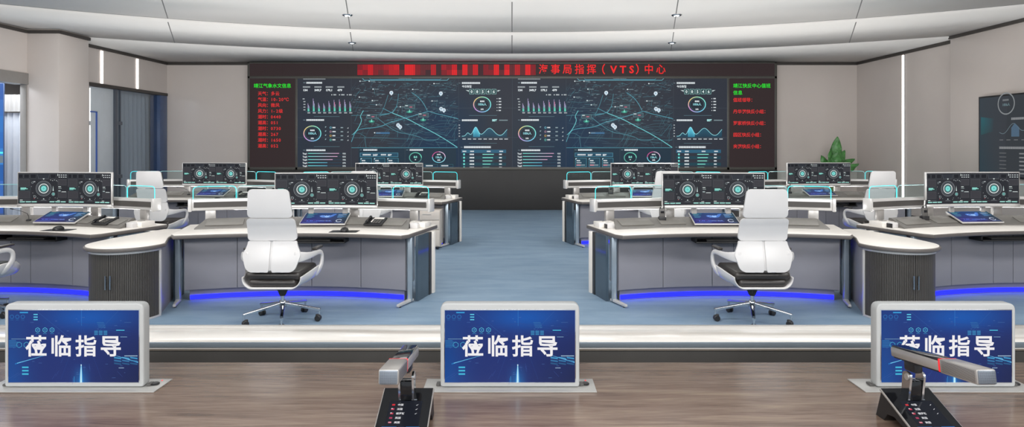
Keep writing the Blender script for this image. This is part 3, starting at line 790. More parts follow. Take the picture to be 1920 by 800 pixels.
def worktop_outline(g_=0.0):
    fw, bw = 1.21 - g_, 1.46 - g_
    f = arc_pts(0.0 + g_, -(fw - .1), fw - .1, 22)
    cr = [(fw + .02, ay(0.0, fw) + g_)]
    bk = arc_pts(1.0 - g_, bw, -bw, 22)
    pts = f + [(fw - .02, ay(0, fw) + g_ + .01)] + [(fw + .045, ay(0, fw) + .10)] + bk + [(-(fw + .045), ay(0, fw) + .10)] + [(-(fw - .02), ay(0, fw) + g_ + .01)]
    return pts

def make_desk():
    d = empty('control_desk', '', 'desk')
    b = MB(); b.prism(worktop_outline(0.008), 0.735, 0.751, 'white', 0.002); wt = b.build('worktop', d)
    b = MB(); b.prism(worktop_outline(), 0.705, 0.748, 'edge', 0.012, seg=3); b.build('edge_band', wt)
    # cabinet body with curved front
    b = MB(); arc_band(b, 0.27, 0.86, -1.20, 1.20, 0.115, 0.704, 'panel')
    b.build('body', d)
    for (xa, xb) in ((-1.195, -0.68), (-0.68, -0.12), (-0.12, 0.12), (0.12, 0.68), (0.68, 1.195)):
        b = MB(); arc_band(b, 0.25, 0.269, xa + .003, xb - .003, 0.125, 0.70, 'panel', 8, 0.002); b.build('front_panel', d)
    b = MB(); arc_band(b, 0.31, 0.80, -1.17, 1.17, 0.0, 0.115, 'panel', 24); b.build('plinth', d)
    b = MB(); arc_band(b, 0.297, 0.309, -1.16, 1.16, 0.012, 0.058, 'led', 24); b.build('light_strip', d)
    for s in (-1, 1):
        # chrome leg and foot
        b = MB()
        b.box(s * 1.245 - .027, s * 1.245 + .027, 0.0, 0.055, 0.012, 0.705, 'legmetal', 0.010)
        lg = b.build('leg', d)
        b = MB(); T = Matrix.Translation((s * 1.245, 0.03, 0)) @ Matrix.Rotation(-s * 0.33, 4, 'Z')
        b.prism([(-.028, .03), (-.014, -.27), (.014, -.27), (.028, .03)], 0.012, 0.040, 'alu_light', 0.006, T=T)
        b.lathe([(0.013, 0), (0.013, .014), (0, .014)], 'black', 12, T=T @ Matrix.Translation((0, -.225, 0))); b.build('foot', lg)
        # dark glass cheek, black spacer, white end slab
        def edge_pt(y): return s * (1.235 + (y + .2) * .27 + .03)
        def slab(y0, y1, t, m, name, z1=0.704, z0=0.0, off=0):
            b = MB(); xa, xb = edge_pt(y0) - s * off, edge_pt(y1) - s * off
            b.prism([(xa, y0), (xa - s * t, y0), (xb - s * t, y1), (xb, y1)], z0, z1, m, 0.003); return b.build(name, d)
        slab(0.075, 0.36, 0.03, 'glassdark', 'side_panel', off=.015)
        slab(0.375, 0.43, 0.035, 'black', 'spacer', off=.01)
        slab(0.455, 0.505, 0.036, 'white', 'end_panel', off=-.003)
    # raised sloping console
    b = MB(); n = 28
    t = bmesh.new(); rows = []
    for i in range(n + 1):
        u = i / n; xf = -1.19 + 2.38 * u; xb = -1.17 + 2.34 * u
        rows.append([t.verts.new((xf, ay(.45, xf), .751)), t.verts.new((xf, ay(.455, xf), .764)), t.verts.new((xb, ay(.68, xb), .842)), t.verts.new((xb, ay(.73, xb), .842)), t.verts.new((xb, ay(.74, xb), .751))])
    for i in range(n):
        for j in range(4): t.faces.new((rows[i][j], rows[i + 1][j], rows[i + 1][j + 1], rows[i][j + 1]))
        t.faces.new((rows[i][4], rows[i + 1][4], rows[i + 1][0], rows[i][0]))
    t.faces.new(rows[0][::-1]); t.faces.new(rows[-1])
    bmesh.ops.recalc_face_normals(t, faces=t.faces[:]); b._merge(t, 'console'); con = b.build('console', d)
    # hinged lids pressed in the console
    for xc, w_ in ((-0.93, .2), (0.93, .2), (0.55, .12), (-0.5, .15)):
        b = MB(); ang = math.atan2(.078, .225)
        T = Matrix.Translation((xc, ay(.565, xc), .8065)) @ Matrix.Rotation(2 * K * -xc, 4, 'Z') @ Matrix.Rotation(ang, 4, 'X')
        b.box(-w_, w_, -.07, .07, -.003, .006, 'console_lid', 0.003, T=T); b.build('lid', con)
    # screen rail
    b = MB(); arc_band(b, 0.82, 0.90, -1.40, 1.40, 0.925, 1.06, 'alu_light', 30, 0.012)
    rail = b.build('screen_rail', d)
    b = MB(); arc_band(b, 0.812, 0.83, -1.345, 1.345, 0.962, 1.026, 'strip', 30); b.build('dark_strip', rail)
    for s in (-1, 1):
        b = MB(); x = s * 1.40; T = Matrix.Translation((x, ay(.86, x), 0)) @ Matrix.Rotation(-2 * K * x, 4, 'Z')
        b.box(-.02, .02, -.062, .05, .915, 1.068, 'alu_light', 0.012, T=T); b.build('end_cap', rail)
    for x in (-1.2, -.45, .45, 1.2):
        b = MB(); T = Matrix.Translation((x, ay(.87, x), 0)) @ Matrix.Rotation(-2 * K * x, 4, 'Z')
        b.box(-.055, .055, -.03, .02, .751, .927, 'alu', 0.006, T=T); b.build('rail_post', d)
    # glass screens standing in the rail, with lit edges
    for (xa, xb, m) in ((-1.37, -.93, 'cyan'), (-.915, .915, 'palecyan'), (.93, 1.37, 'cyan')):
        z0, z1, r = 1.06, 1.205, .045
        N_ = max(4, int((xb - xa) / .1))
        path = [(xa, z0), (xa, z1 - r)] + [(xa + r - r * math.cos(a), z1 - r + r * math.sin(a)) for a in (PI / 8, PI / 4, 3 * PI / 8)] + [(xa + r, z1)]
        path += [(xa + r + (xb - xa - 2 * r) * k / N_, z1) for k in range(1, N_)]
        path += [(xb - r, z1)] + [(xb - r + r * math.sin(a), z1 - r + r * math.cos(a)) for a in (PI / 8, PI / 4, 3 * PI / 8)] + [(xb, z1 - r), (xb, z0)]
        b = MB(); t = bmesh.new()
        top = [(x, z) for x, z in path]
        fr = [t.verts.new((x, ay(.858, x) - .004, z)) for x, z in top]; bk = [t.verts.new((x, ay(.858, x) + .004, z)) for x, z in top]
        ff = [t.verts.new((x, ay(.858, x) - .004, z0 - .02)) for x, z in top]; fb = [t.verts.new((x, ay(.858, x) + .004, z0 - .02)) for x, z in top]
        for i in range(len(top) - 1):
            t.faces.new((fr[i], fr[i + 1], ff[i + 1], ff[i])); t.faces.new((bk[i + 1], bk[i], fb[i], fb[i + 1]))
        b._merge(t, 'glass'); gp = b.build('glass_screen', d, autosmooth=False)
        gp['label'] = 'clear glass upstand'
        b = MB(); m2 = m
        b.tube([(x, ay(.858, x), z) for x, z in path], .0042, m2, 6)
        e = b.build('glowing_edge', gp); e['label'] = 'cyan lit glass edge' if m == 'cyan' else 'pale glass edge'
    # keyboard tray under the top
    return d
desk0 = make_desk()
# keyboard tray (part of the desk) is placed per desk further below
index_children()
ROW = 3.87
DESKS = [(-2.34, 6.85, 0, 'near left-hand desk beside the centre aisle'), (2.34, 6.85, 0, 'near right-hand desk beside the centre aisle'),
         (-5.60, 7.02, math.radians(-5), 'near outer desk at the left edge of the photo'), (5.60, 7.02, math.radians(5), 'near outer desk at the right edge of the photo')]
desk_objs = []
WHERE = ['front row, left of the aisle', 'front row, right of the aisle', 'front row, far left', 'front row, far right',
         'back row, left of the aisle', 'back row, right of the aisle', 'back row, far left', 'back row, far right']
LABD = ['curved control desk with white top and blue floor glow, %s' % w_ for w_ in WHERE]
SPOTS = []
for r in range(2):
    for (x, y, rz, _) in DESKS: SPOTS.append((x, y + ROW * r, rz))
for i, (x, y, rz) in enumerate(SPOTS):
    if i == 0: o = desk0; o.location = (x, y, 0); o['label'] = LABD[0]; o['group'] = 'control desks in two rows'
    else: o = dup(desk0, (x, y, 0), rz, LABD[i], 'control desks in two rows')
    desk_objs.append(o)
def on_desk(i, lx, ly, z):
    x, y, rz = SPOTS[i]; c, s = math.cos(rz), math.sin(rz)
    return (x + lx * c - ly * s, y + lx * s + ly * c, z), rz
OX = [0.18, 0.0, 0.25, -0.08, 0.17, 0.0, 0.22, -0.05]     # how far the seat place is off the desk's middle

# keyboard trays
def make_tray(parent, ox):
    b = MB(); b.box(ox - .36, ox + .36, -0.005 + .03, .24, .652, .668, 'black', .004)
    b.box(ox - .36, ox - .345, .05, .24, .66, .724, 'black'); b.box(ox + .345, ox + .36, .05, .24, .66, .724, 'black')
    t = b.build('keyboard_tray', parent); t.location.z = -.02
    b = MB(); b.box(ox - .24, ox + .2, .05, .17, .6685, .682, 'black', .004)
    for k in range(4): b.box(ox - .23, ox + .19, .058 + k * .027, .079 + k * .027, .682, .685, 'darkgrey', .001)
    b.build('keyboard', t)
    return t
for i, o in enumerate(desk_objs): make_tray(o, OX[i])

# ------------------------------------------------------------------ wide monitors
def ui_copy(g, X):
    def r(x0, y0, x1, y1, c, l=1): g.rect(X + x0, y0, X + x1, y1, c, l)
    PN = (58, 58, 62); PL = (92, 94, 98); TE = (150, 226, 212); WH = (226, 236, 234)
    def pane(x0, y0, x1, y1): r(x0, y0, x1, y1, PN, 1); g.frame(X + x0, y0, X + x1, y1, 2, PL, 2)
    for (a, c) in ((6, 62), (70, 140), (150, 226), (408, 486)): r(a, 14, c, 72, (26, 28, 32)); g.frame(X + a, 14, X + c, 72, 3, (84, 88, 92), 2)
    g.poly([(X + 240, 14), (X + 398, 14), (X + 384, 74), (X + 254, 74)], (44, 48, 54), 1); g.line([(X + 240, 14), (X + 254, 76), (X + 384, 76), (X + 398, 14)], 2, (110, 114, 118), 2)
    for k in range(4):
        for j in range(2): r(520 + k * 30, 22 + j * 28, 538 + k * 30, 32 + j * 28, (206, 212, 214), 2)
    r(506, 12, 512, 40, WH, 2)
    pane(8, 88, 142, 180); pane(514, 88, 628, 165); pane(514, 255, 628, 330); pane(8, 245, 145, 340)
    r(30, 196, 100, 206, TE, 2); r(30, 208, 120, 216, TE, 2); r(30, 218, 84, 226, (110, 190, 182), 2); g.frame(X + 26, 192, X + 148, 232, 1.5, (84, 130, 130), 2)
    r(516, 180, 552, 188, WH, 2); r(516, 200, 560, 210, (130, 140, 140), 2); r(516, 232, 548, 246, (160, 176, 176), 2); r(560, 248, 622, 254, WH, 2)
    cx, cy = X + 322, 208
    for (a, c, col) in ((98, 102, (150, 156, 160)), (84, 88, (112, 120, 126)), (72, 75, (86, 92, 98)), (56, 66, WH), (44, 48, (120, 150, 150))): g.ring(cx, cy, a, c, col, 2, 32)
    g.disc(cx, cy, 38, (96, 200, 194), 2, 24); g.ring(cx, cy, 20, 25, (190, 240, 232), 3, 20)
    g.poly([(cx - 13, 74), (cx + 13, 74), (cx, 90)], WH, 3); g.poly([(cx - 10, 352), (cx + 10, 352), (cx, 338)], WH, 3)
    g.poly([(cx - 40, 372), (cx + 40, 372), (cx + 30, 360), (cx - 30, 360)], (84, 88, 92), 2)
    for k in range(4): r(408 + k * 26, 90 + (k % 2) * 8, 418 + k * 26, 98 + (k % 2) * 8, (190, 196, 198), 2)
    g.poly([(X + 446, 170), (X + 454, 240), (X + 440, 240)], (206, 224, 222), 2)
    g.ring(X + 449, 282, 16, 22, (150, 190, 188), 2, 20); g.disc(X + 449, 282, 10, (110, 196, 188), 2, 14)
    g.ring(X + 208, 318, 12, 16, (170, 180, 182), 2, 18); g.ring(X + 178, 130, 9, 13, (140, 150, 152), 2, 14); r(190, 112, 214, 122, (190, 196, 198), 2)
    for (x, y) in ((178, 265), (190, 300), (240, 335), (400, 330), (470, 330), (390, 350), (498, 335), (500, 110), (160, 180)): r(x, y, x + 8, y + 5, (180, 184, 186), 2)
    r(196, 338, 206, 346, (180, 80, 88), 2)
    for (a, c) in ((20, 84), (94, 160), (168, 232), (400, 464), (476, 540), (550, 616)): r(a, 380, c, 392, (168, 232, 220), 2)
    r(20, 358, 56, 366, WH, 2); r(60, 360, 150, 363, (110, 112, 116), 2); r(500, 364, 536, 370, WH, 2)
    for x in (156, 504): r(x, 88, x + 2, 350, (74, 76, 80), 1)
    for y in (82, 372): r(4, y, 636, y + 1.5, (96, 98, 102), 2)

def make_monitor():
    m = empty('wide_monitor', '', 'monitor')
    W2, z0, z1 = .595, .985, 1.362; k = .05
    b = MB(); b.slab(lambda u, v: Vector((-W2 + 2 * W2 * u, -k * (2 * u - 1) ** 2 * 1.0 + .05, z0 - .006 + (z1 - z0 + .012) * v)), 16, 2, (0, -.035, 0), 'alu_light'); hs = b.build('housing', m, autosmooth=False)
    b = MB(); b.slab(lambda u, v: Vector((-W2 + 2 * W2 * u, -k * (2 * u - 1) ** 2 + .045, .952 + .034 * v)), 16, 1, (0, -.036, 0), 'alu_light'); b.build('lower_bezel', hs, autosmooth=False)
    g = G(); n = 24
    random.seed(5)
    for i in range(n):
        g.rect(1280 * i / n, 0, 1280 * (i + 1) / n, 410, (40, 42, 46) , 0)
    ui_copy(g, 0); ui_copy(g, 640)
    def fn(u, v, l):
        t = u / 1280; x = -(W2 - .008) + 2 * (W2 - .008) * t
        return (x, -k * (x / W2) ** 2 + .0135 - .0006 * l, z1 - .006 - (z1 - z0 - .012) * v / 410)
    g.mesh('display', fn, 'screen', m)
    # stand: two brackets going back to the rail posts and a foot resting on the console
    for x in (-.2, .2):
        b = MB(); b.box(x - .03, x + .03, .045, .075, .85, 1.05, 'alu', .004); b.box(x - .05, x + .05, .03, .09, .842, .852, 'alu', .002)
        b.build('support_arm', m)
    return m
mon0 = make_monitor()
index_children()
LM = ['wide double-picture desk monitor showing round cyan dials, %s' % w_ for w_ in WHERE]
for i in range(8):
    p, rz = on_desk(i, OX[i], .615, 0)
    if i == 0: mon0.location = p; mon0['label'] = LM[0]; mon0['group'] = 'wide monitors on the desks'
    else: dup(mon0, p, rz, LM[i], 'wide monitors on the desks')

# ------------------------------------------------------------------ tilted touch screens
def make_tablet():
    t = empty('touch_screen', '', 'touch screen')
    a = math.radians(21); T = Matrix.Rotation(a, 4, 'X')
    b = MB(); b.box(-.262, .262, -.14, .14, .0, .018, 'alu_light', .004, T=T); b.build('frame', t)
    b = MB(); b.prism([(-.10, -.09), (.10, -.09), (.10, .11), (-.10, .11)], -.04, .0, 'darkgrey', .004, T=T); b.build('stand', t)
    g = G(); random.seed(9)
    n, mm = 16, 8
    for i in range(n):
        for j in range(mm):
            f = lambda x, y: (int(26 + 20 * y), int(34 + 26 * (1 - y) + 12 * x), int(84 + 34 * math.sin(3 * x + y)))
            x0, x1, y0, y1 = i / n, (i + 1) / n, j / mm, (j + 1) / mm
            g.poly([(x0 * 500, y0 * 270), (x1 * 500, y0 * 270), (x1 * 500, y1 * 270), (x0 * 500, y1 * 270)], [f(x0, y0), f(x1, y0), f(x1, y1), f(x0, y1)], 0)
    mp = [(170, 80), (200, 60), (240, 74), (262, 64), (300, 66), (318, 40), (346, 30), (360, 44), (340, 66), (330, 92), (300, 120), (262, 128), (226, 122), (200, 118), (182, 104)]
    g.poly(mp[:], (74, 122, 206), 2); g.poly([(230, 84), (290, 84), (280, 116), (240, 116)], (150, 192, 240), 3)
    for k in range(18): x, y = random.uniform(190, 320), random.uniform(66, 120); g.disc(x, y, 3.5, (200, 226, 250), 4, 8)
    for k in range(6): g.rect(380, 40 + k * 15, 380 + random.uniform(50, 100), 45 + k * 15, random.choice(((110, 170, 230), (200, 216, 236))), 2)
    for k in range(7): g.rect(30, 30 + k * 15, 30 + random.uniform(50, 110), 34 + k * 15, random.choice(((90, 190, 190), (90, 130, 190))), 2)
    for k in range(16): g.rect(60 + k * 18, 220 - random.uniform(4, 30), 70 + k * 18, 222, (80, 120, 220), 2)
    g.rect(30, 190, 180, 194, (130, 100, 210), 2); g.rect(200, 200, 330, 203, (190, 200, 220), 2)
    g.ring(420, 200, 26, 34, (220, 232, 248), 3, 24, 1.0, 0.4, 5.9); g.rect(380, 244, 480, 248, (130, 160, 230), 2); g.rect(20, 244, 190, 248, (130, 160, 230), 2)
    def fn(u, v, l): return tuple(T @ Vector((-.254 + .508 * u / 500, .132 - .264 * v / 270, .0185 + .0003 * l)))
    g.mesh('display', fn, 'screen', t)
    return t
tab0 = make_tablet(); index_children()
LT = ['tilted blue touch screen on the console below the monitor, %s' % w_ for w_ in WHERE]
for i in range(8):
    p, rz = on_desk(i, OX[i], .565 - K * OX[i] ** 2, .828)
    if i == 0: tab0.location = p; tab0['label'] = LT[0]; tab0['group'] = 'touch screens on the consoles'
    else: dup(tab0, p, rz, LT[i], 'touch screens on the consoles')

# ------------------------------------------------------------------ telephones, mice, radios, boxes
def slope_z(i, lx, ly): return .764 + (ly + K * lx * lx - .455) / .225 * .078
SLA = math.atan2(.078, .225)
def make_phone():
    t = empty('telephone', '', 'telephone'); T = Matrix.Rotation(SLA, 4, 'X')
    b = MB(); b.prism([(-.11, -.09), (.11, -.09), (.11, .09), (-.11, .09)], .0, .024, 'black', .006, T=T); b.build('base', t)
    b = MB()
    b.tube([T @ Vector((-.08, y, z)) for y, z in ((-.085, .032), (-.065, .037), (-.03, .042), (.03, .042), (.065, .037), (.085, .032))], [.010, .017, .012, .012, .017, .010], 'blackgloss', 10)
    b.build('handset', t)
    b = MB(); b.box(-.03, .09, .035, .07, .028, .031, 'white', .001, T=T); b.box(-.035, -.02, -.05, .02, .028, .032, 'white', .001, T=T); b.build('label_strip', t)
    b = MB()
    for ix in range(3):
        for iy in range(4): b.box(-.005 + ix * .032, .018 + ix * .032, -.075 + iy * .026, -.057 + iy * .026, .028, .034, 'darkgrey', .002, T=T)
    b.build('keypad', t)
    return t
ph = make_phone(); index_children()
first = True
for i, dx in ((0, .60), (2, .62), (4, .60), (6, .60)):
    lx = OX[i] + dx; ly = .555 - K * lx * lx; p, rz = on_desk(i, lx, ly, slope_z(i, lx, ly) + .006)
    lab = 'black desk telephone on the sloping console, ' + WHERE[i]
    if first: ph.location = p; ph.rotation_euler = (0, 0, rz - .2); ph['label'] = lab; ph['group'] = 'desk telephones'; first = False
    else: dup(ph, p, rz - .2, lab, 'desk telephones')
# mouse and pad
b = MB(); b.prism(round_poly([(-.15, -.09), (.15, -.09), (.15, .09), (-.15, .09)], {0: .015, 1: .015, 2: .015, 3: .015}), 0, .003, 'black', .0008); pad0 = b.build('mouse_pad')
mo = empty('computer_mouse', '', 'mouse')
b = MB(); b.grid(lambda u, v: Vector((.040 * math.sin(PI * v) ** .5 * math.cos(PI * (u)), .062 * -math.cos(PI * v), .002 + .042 * (math.sin(PI * u) ** .7) * math.sin(PI * v) ** .6)), 12, 12, 'black'); b.build('body', mo, autosmooth=False)
b = MB(); b.lathe([(0, -.004), (.01, -.004), (.01, .004), (0, .004)], 'darkgrey', 12, T=RT(0, .03, .036, 0, 0, PI / 2)); b.build('wheel', mo)
index_children()
first = True
for i, dx in ((0, .34), (2, .34), (4, .34), (6, .34)):
    lx = OX[i] + dx; ly = .12 - K * lx * lx; p, rz = on_desk(i, lx, ly + .02, .7515)
    la = 'thin black mouse pad on the white worktop, ' + WHERE[i]; lb = 'dark computer mouse on its pad, ' + WHERE[i]
    q = (p[0], p[1], p[2] + .003)
    if first:
        pad0.location = p; tag(pad0, la, 'mouse pad', 'mouse pads'); mo.location = q; tag(mo, lb, 'mouse', 'computer mice'); first = False
    else:
        c = dup(pad0, p, rz, la, 'mouse pads'); dup(mo, q, rz, lb, 'computer mice')
# walkie-talkies in their cups (right-hand desks)
def make_radio():
    t = empty('walkie_talkie', '', 'two-way radio')
    b = MB(); b.box(-.042, .042, -.03, .03, 0, .05, 'black', .006); b.build('charger_cup', t)
    b = MB(); b.box(-.033, .033, -.018, .018, .02, .145, 'darkgrey', .006); b.build('body', t)
    b = MB(); b.tube([(.02, 0, .14), (.02, 0, .16), (.02, 0, .235)], [.008, .007, .005], 'black', 8); b.build('antenna', t)
    b = MB(); b.lathe([(.009, .14), (.009, .163), (0, .163)], 'black', 12, T=Matrix.Translation((-.018, 0, 0))); b.build('knob', t)
    b = MB(); b.box(-.02, .02, -.021, -.017, .09, .12, 'blackgloss', .001); b.build('display', t)
    return t
ra = make_radio(); index_children(); first = True
for i, lx in ((1, -.60), (3, -.72), (5, -.60), (7, -.62)):
    ly = .62 - K * lx * lx; p, rz = on_desk(i, lx, ly, slope_z(i, lx, ly) - .012); lab = 'grey walkie-talkie standing in its black cup on the console, ' + WHERE[i]
    if first: ra.location = p; ra['label'] = lab; ra['group'] = 'walkie-talkies'; first = False
    else: dup(ra, p, rz, lab, 'walkie-talkies')
# small white cards on the consoles
def make_card(): 
    b = MB(); T = Matrix.Rotation(SLA, 4, 'X'); b.box(-.028, -.004, -.008, .012, 0, .004, 'white', .001, T=T); b.box(.006, .03, -.02, .0, 0, .004, 'white', .001, T=T)
    return b.build('switch_buttons')
# these are parts of the desks
for i, lx in ((0, -.62), (1, -.85), (3, -.98)):
    ly = .60 - K * lx * lx; o = make_card(); o.parent = desk_objs[i]; o.location = (lx, ly, slope_z(i, lx, ly) - .004); o.rotation_euler = (0, 0, 0)
# gooseneck microphones
def make_goose():
    t = empty('gooseneck_microphone', '', 'microphone')
    b = MB(); b.lathe([(.028, 0), (.028, .012), (.02, .02), (0, .02)], 'black', 16); b.build('base', t)
    b = MB(); b.tube([(0, 0, .02), (0, 0, .05), (-.02, 0, .085), (-.07, 0, .105), (-.15, 0, .125), (-.2, 0, .135)], .003, 'black', 6); b.build('stem', t)
    b = MB(); b.tube([(-.2, 0, .135), (-.235, 0, .142)], [.007, .007], 'black', 8); b.build('capsule', t)
    return t
go = make_goose(); index_children()
for j, (i, dx) in enumerate(((2, -.42), (6, -.45))):
    lx = OX[i] + dx; ly = .55 - K * lx * lx; p, rz = on_desk(i, lx, ly, slope_z(i, lx, ly) - .004); lab = 'thin black gooseneck microphone on the console, ' + WHERE[i]
    if j == 0: go.location = p; go.rotation_euler = (0, 0, rz); go['label'] = lab; go['group'] = 'gooseneck microphones'
    else: dup(go, p, rz, lab, 'gooseneck microphones')
# white socket boxes on the end corners of the desks
def make_sock():
    t = empty('socket_box', '', 'socket box')
    b = MB(); b.box(-.11, .11, -.09, .09, 0, .06, 'white', .006); b.build('body', t)
    b = MB(); b.prism(round_poly([(-.05, 0), (.05, 0), (.05, .062), (-.05, .062)], {2: .03, 3: .03}), -.035, .035, 'shell', .003, T=RT(.0, -.125, .0, 0, PI / 2)); b.build('cover', t)
    b = MB(); b.box(-.052, -.04, -.162, -.091, 0, .05, 'black', .003); b.build('black_band', t)
    b = MB(); b.box(-.03, .03, -.03, .03, .06, .068, 'alu', .003); b.build('top_plate', t)
    return t
so = make_sock(); index_children(); first = True
for i, s in ((0, 1), (1, -1), (2, 1), (3, -1), (4, 1), (5, -1), (6, 1), (7, -1)):
    p, rz = on_desk(i, s * 1.27, .50, .7515); lab = 'small white socket box on the corner of the worktop, ' + WHERE[i]
    if first: so.location = p; so.rotation_euler = (0, 0, rz - s * .25); so['label'] = lab; so['group'] = 'white socket boxes'; first = False
    else: dup(so, p, rz - s * .25, lab, 'white socket boxes')

# ================================================================== TAMBOUR CABINETS
def make_cab(s, label, loc):
    """local origin at the nose centre on the floor; s=+1 for the left side of the room, mirrored for the right"""
    t = empty('tambour_cabinet', label, 'cabinet', loc, 0, 'rounded tambour cabinets between the desks')
    X = lambda x: s * x
    def arc(r, a0, a1, n, cx=0, cy=0): return [(X(cx + r * math.cos(math.radians(a0 + (a1 - a0) * i / n))), cy + r * math.sin(math.radians(a0 + (a1 - a0) * i / n))) for i in range(n + 1)]
    top = arc(.375, 0, -180, 28) + [(X(-.36), .3), (X(-.20), 1.05), (X(.0), 1.05), (X(.22), .34)]
    b = MB(); b.prism(top, .680, .716, 'edge', .010, seg=3); tp = b.build('top_edge', t)
    sc = [(p[0] * .965, p[1] * .965 + .005) for p in top]
    b = MB(); b.prism(sc, .70, .722, 'white', .002); b.build('top', t)
    body = arc(.315, 0, -180, 24) + [(X(-.315), .3), (X(-.17), 1.0), (X(-.03), 1.0), (X(.215), .3)]
    b = MB(); b.prism(body, .0, .679, 'panel', .0)
    b.build('body', t)
    # light frame round the tambour opening
    b = MB()
    for (z0, z1) in ((.0, .018), (.655, .679)):
        o_ = arc(.336, -2, -178, 28); i_ = arc(.316, -2, -178, 28)[::-1]
        b.prism(o_ + i_, z0, z1, 'alu_light', .002)
    for a in (-3, -176):
        b.box(-.012, .012, -.014, .014, .018, .655, 'alu_light', .003, T=Matrix.Translation((X(.326 * math.cos(math.radians(a))), .326 * math.sin(math.radians(a)), 0)))
    b.build('frame', t)
    # two corrugated sliding doors
    for (a0, a1) in ((-6, -87.5), (-88.5, -173)):
        b = MB(); n = int(abs(a1 - a0) / 2.6) ; pts = []
        for i in range(n):
            for q, rr in ((.08, .318), (.2, .328), (.8, .328), (.92, .318)):
                a = math.radians(a0 + (a1 - a0) * (i + q) / n); pts.append((X(rr * math.cos(a)), rr * math.sin(a)))
        inn = arc(.3155, a1, a0, 24)
        b.prism(pts + inn, .019, .654, 'tambour'); dr = b.build('sliding_door', t, autosmooth=False)
        ah = math.radians(-84.5 if a0 == -6 else -91.5)
        b = MB(); hx, hy = X(.342 * math.cos(ah)), .342 * math.sin(ah)
        b.tube([(hx, hy, .33), (hx, hy, .46)], .006, 'chrome', 8)
        for z in (.34, .45): b.tube([(hx, hy, z), (hx * .95, hy * .95, z)], .004, 'chrome', 6)
        b.build('handle', dr)
    return t
CL = ['rounded grey cabinet with dark ribbed sliding doors, front row on the left', 'rounded grey cabinet with dark ribbed sliding doors, front row on the right',
      'rounded grey cabinet with dark ribbed doors, back row on the left', 'rounded grey cabinet with dark ribbed doors, back row on the right']
cl_ = make_cab(1, CL[0], (-3.815, 6.36, 0)); cr_ = make_cab(-1, CL[1], (3.815, 6.36, 0)); index_children()
dup(cl_, (-3.815, 6.36 + ROW, 0), 0, CL[2]); dup(cr_, (3.815, 6.36 + ROW, 0), 0, CL[3])

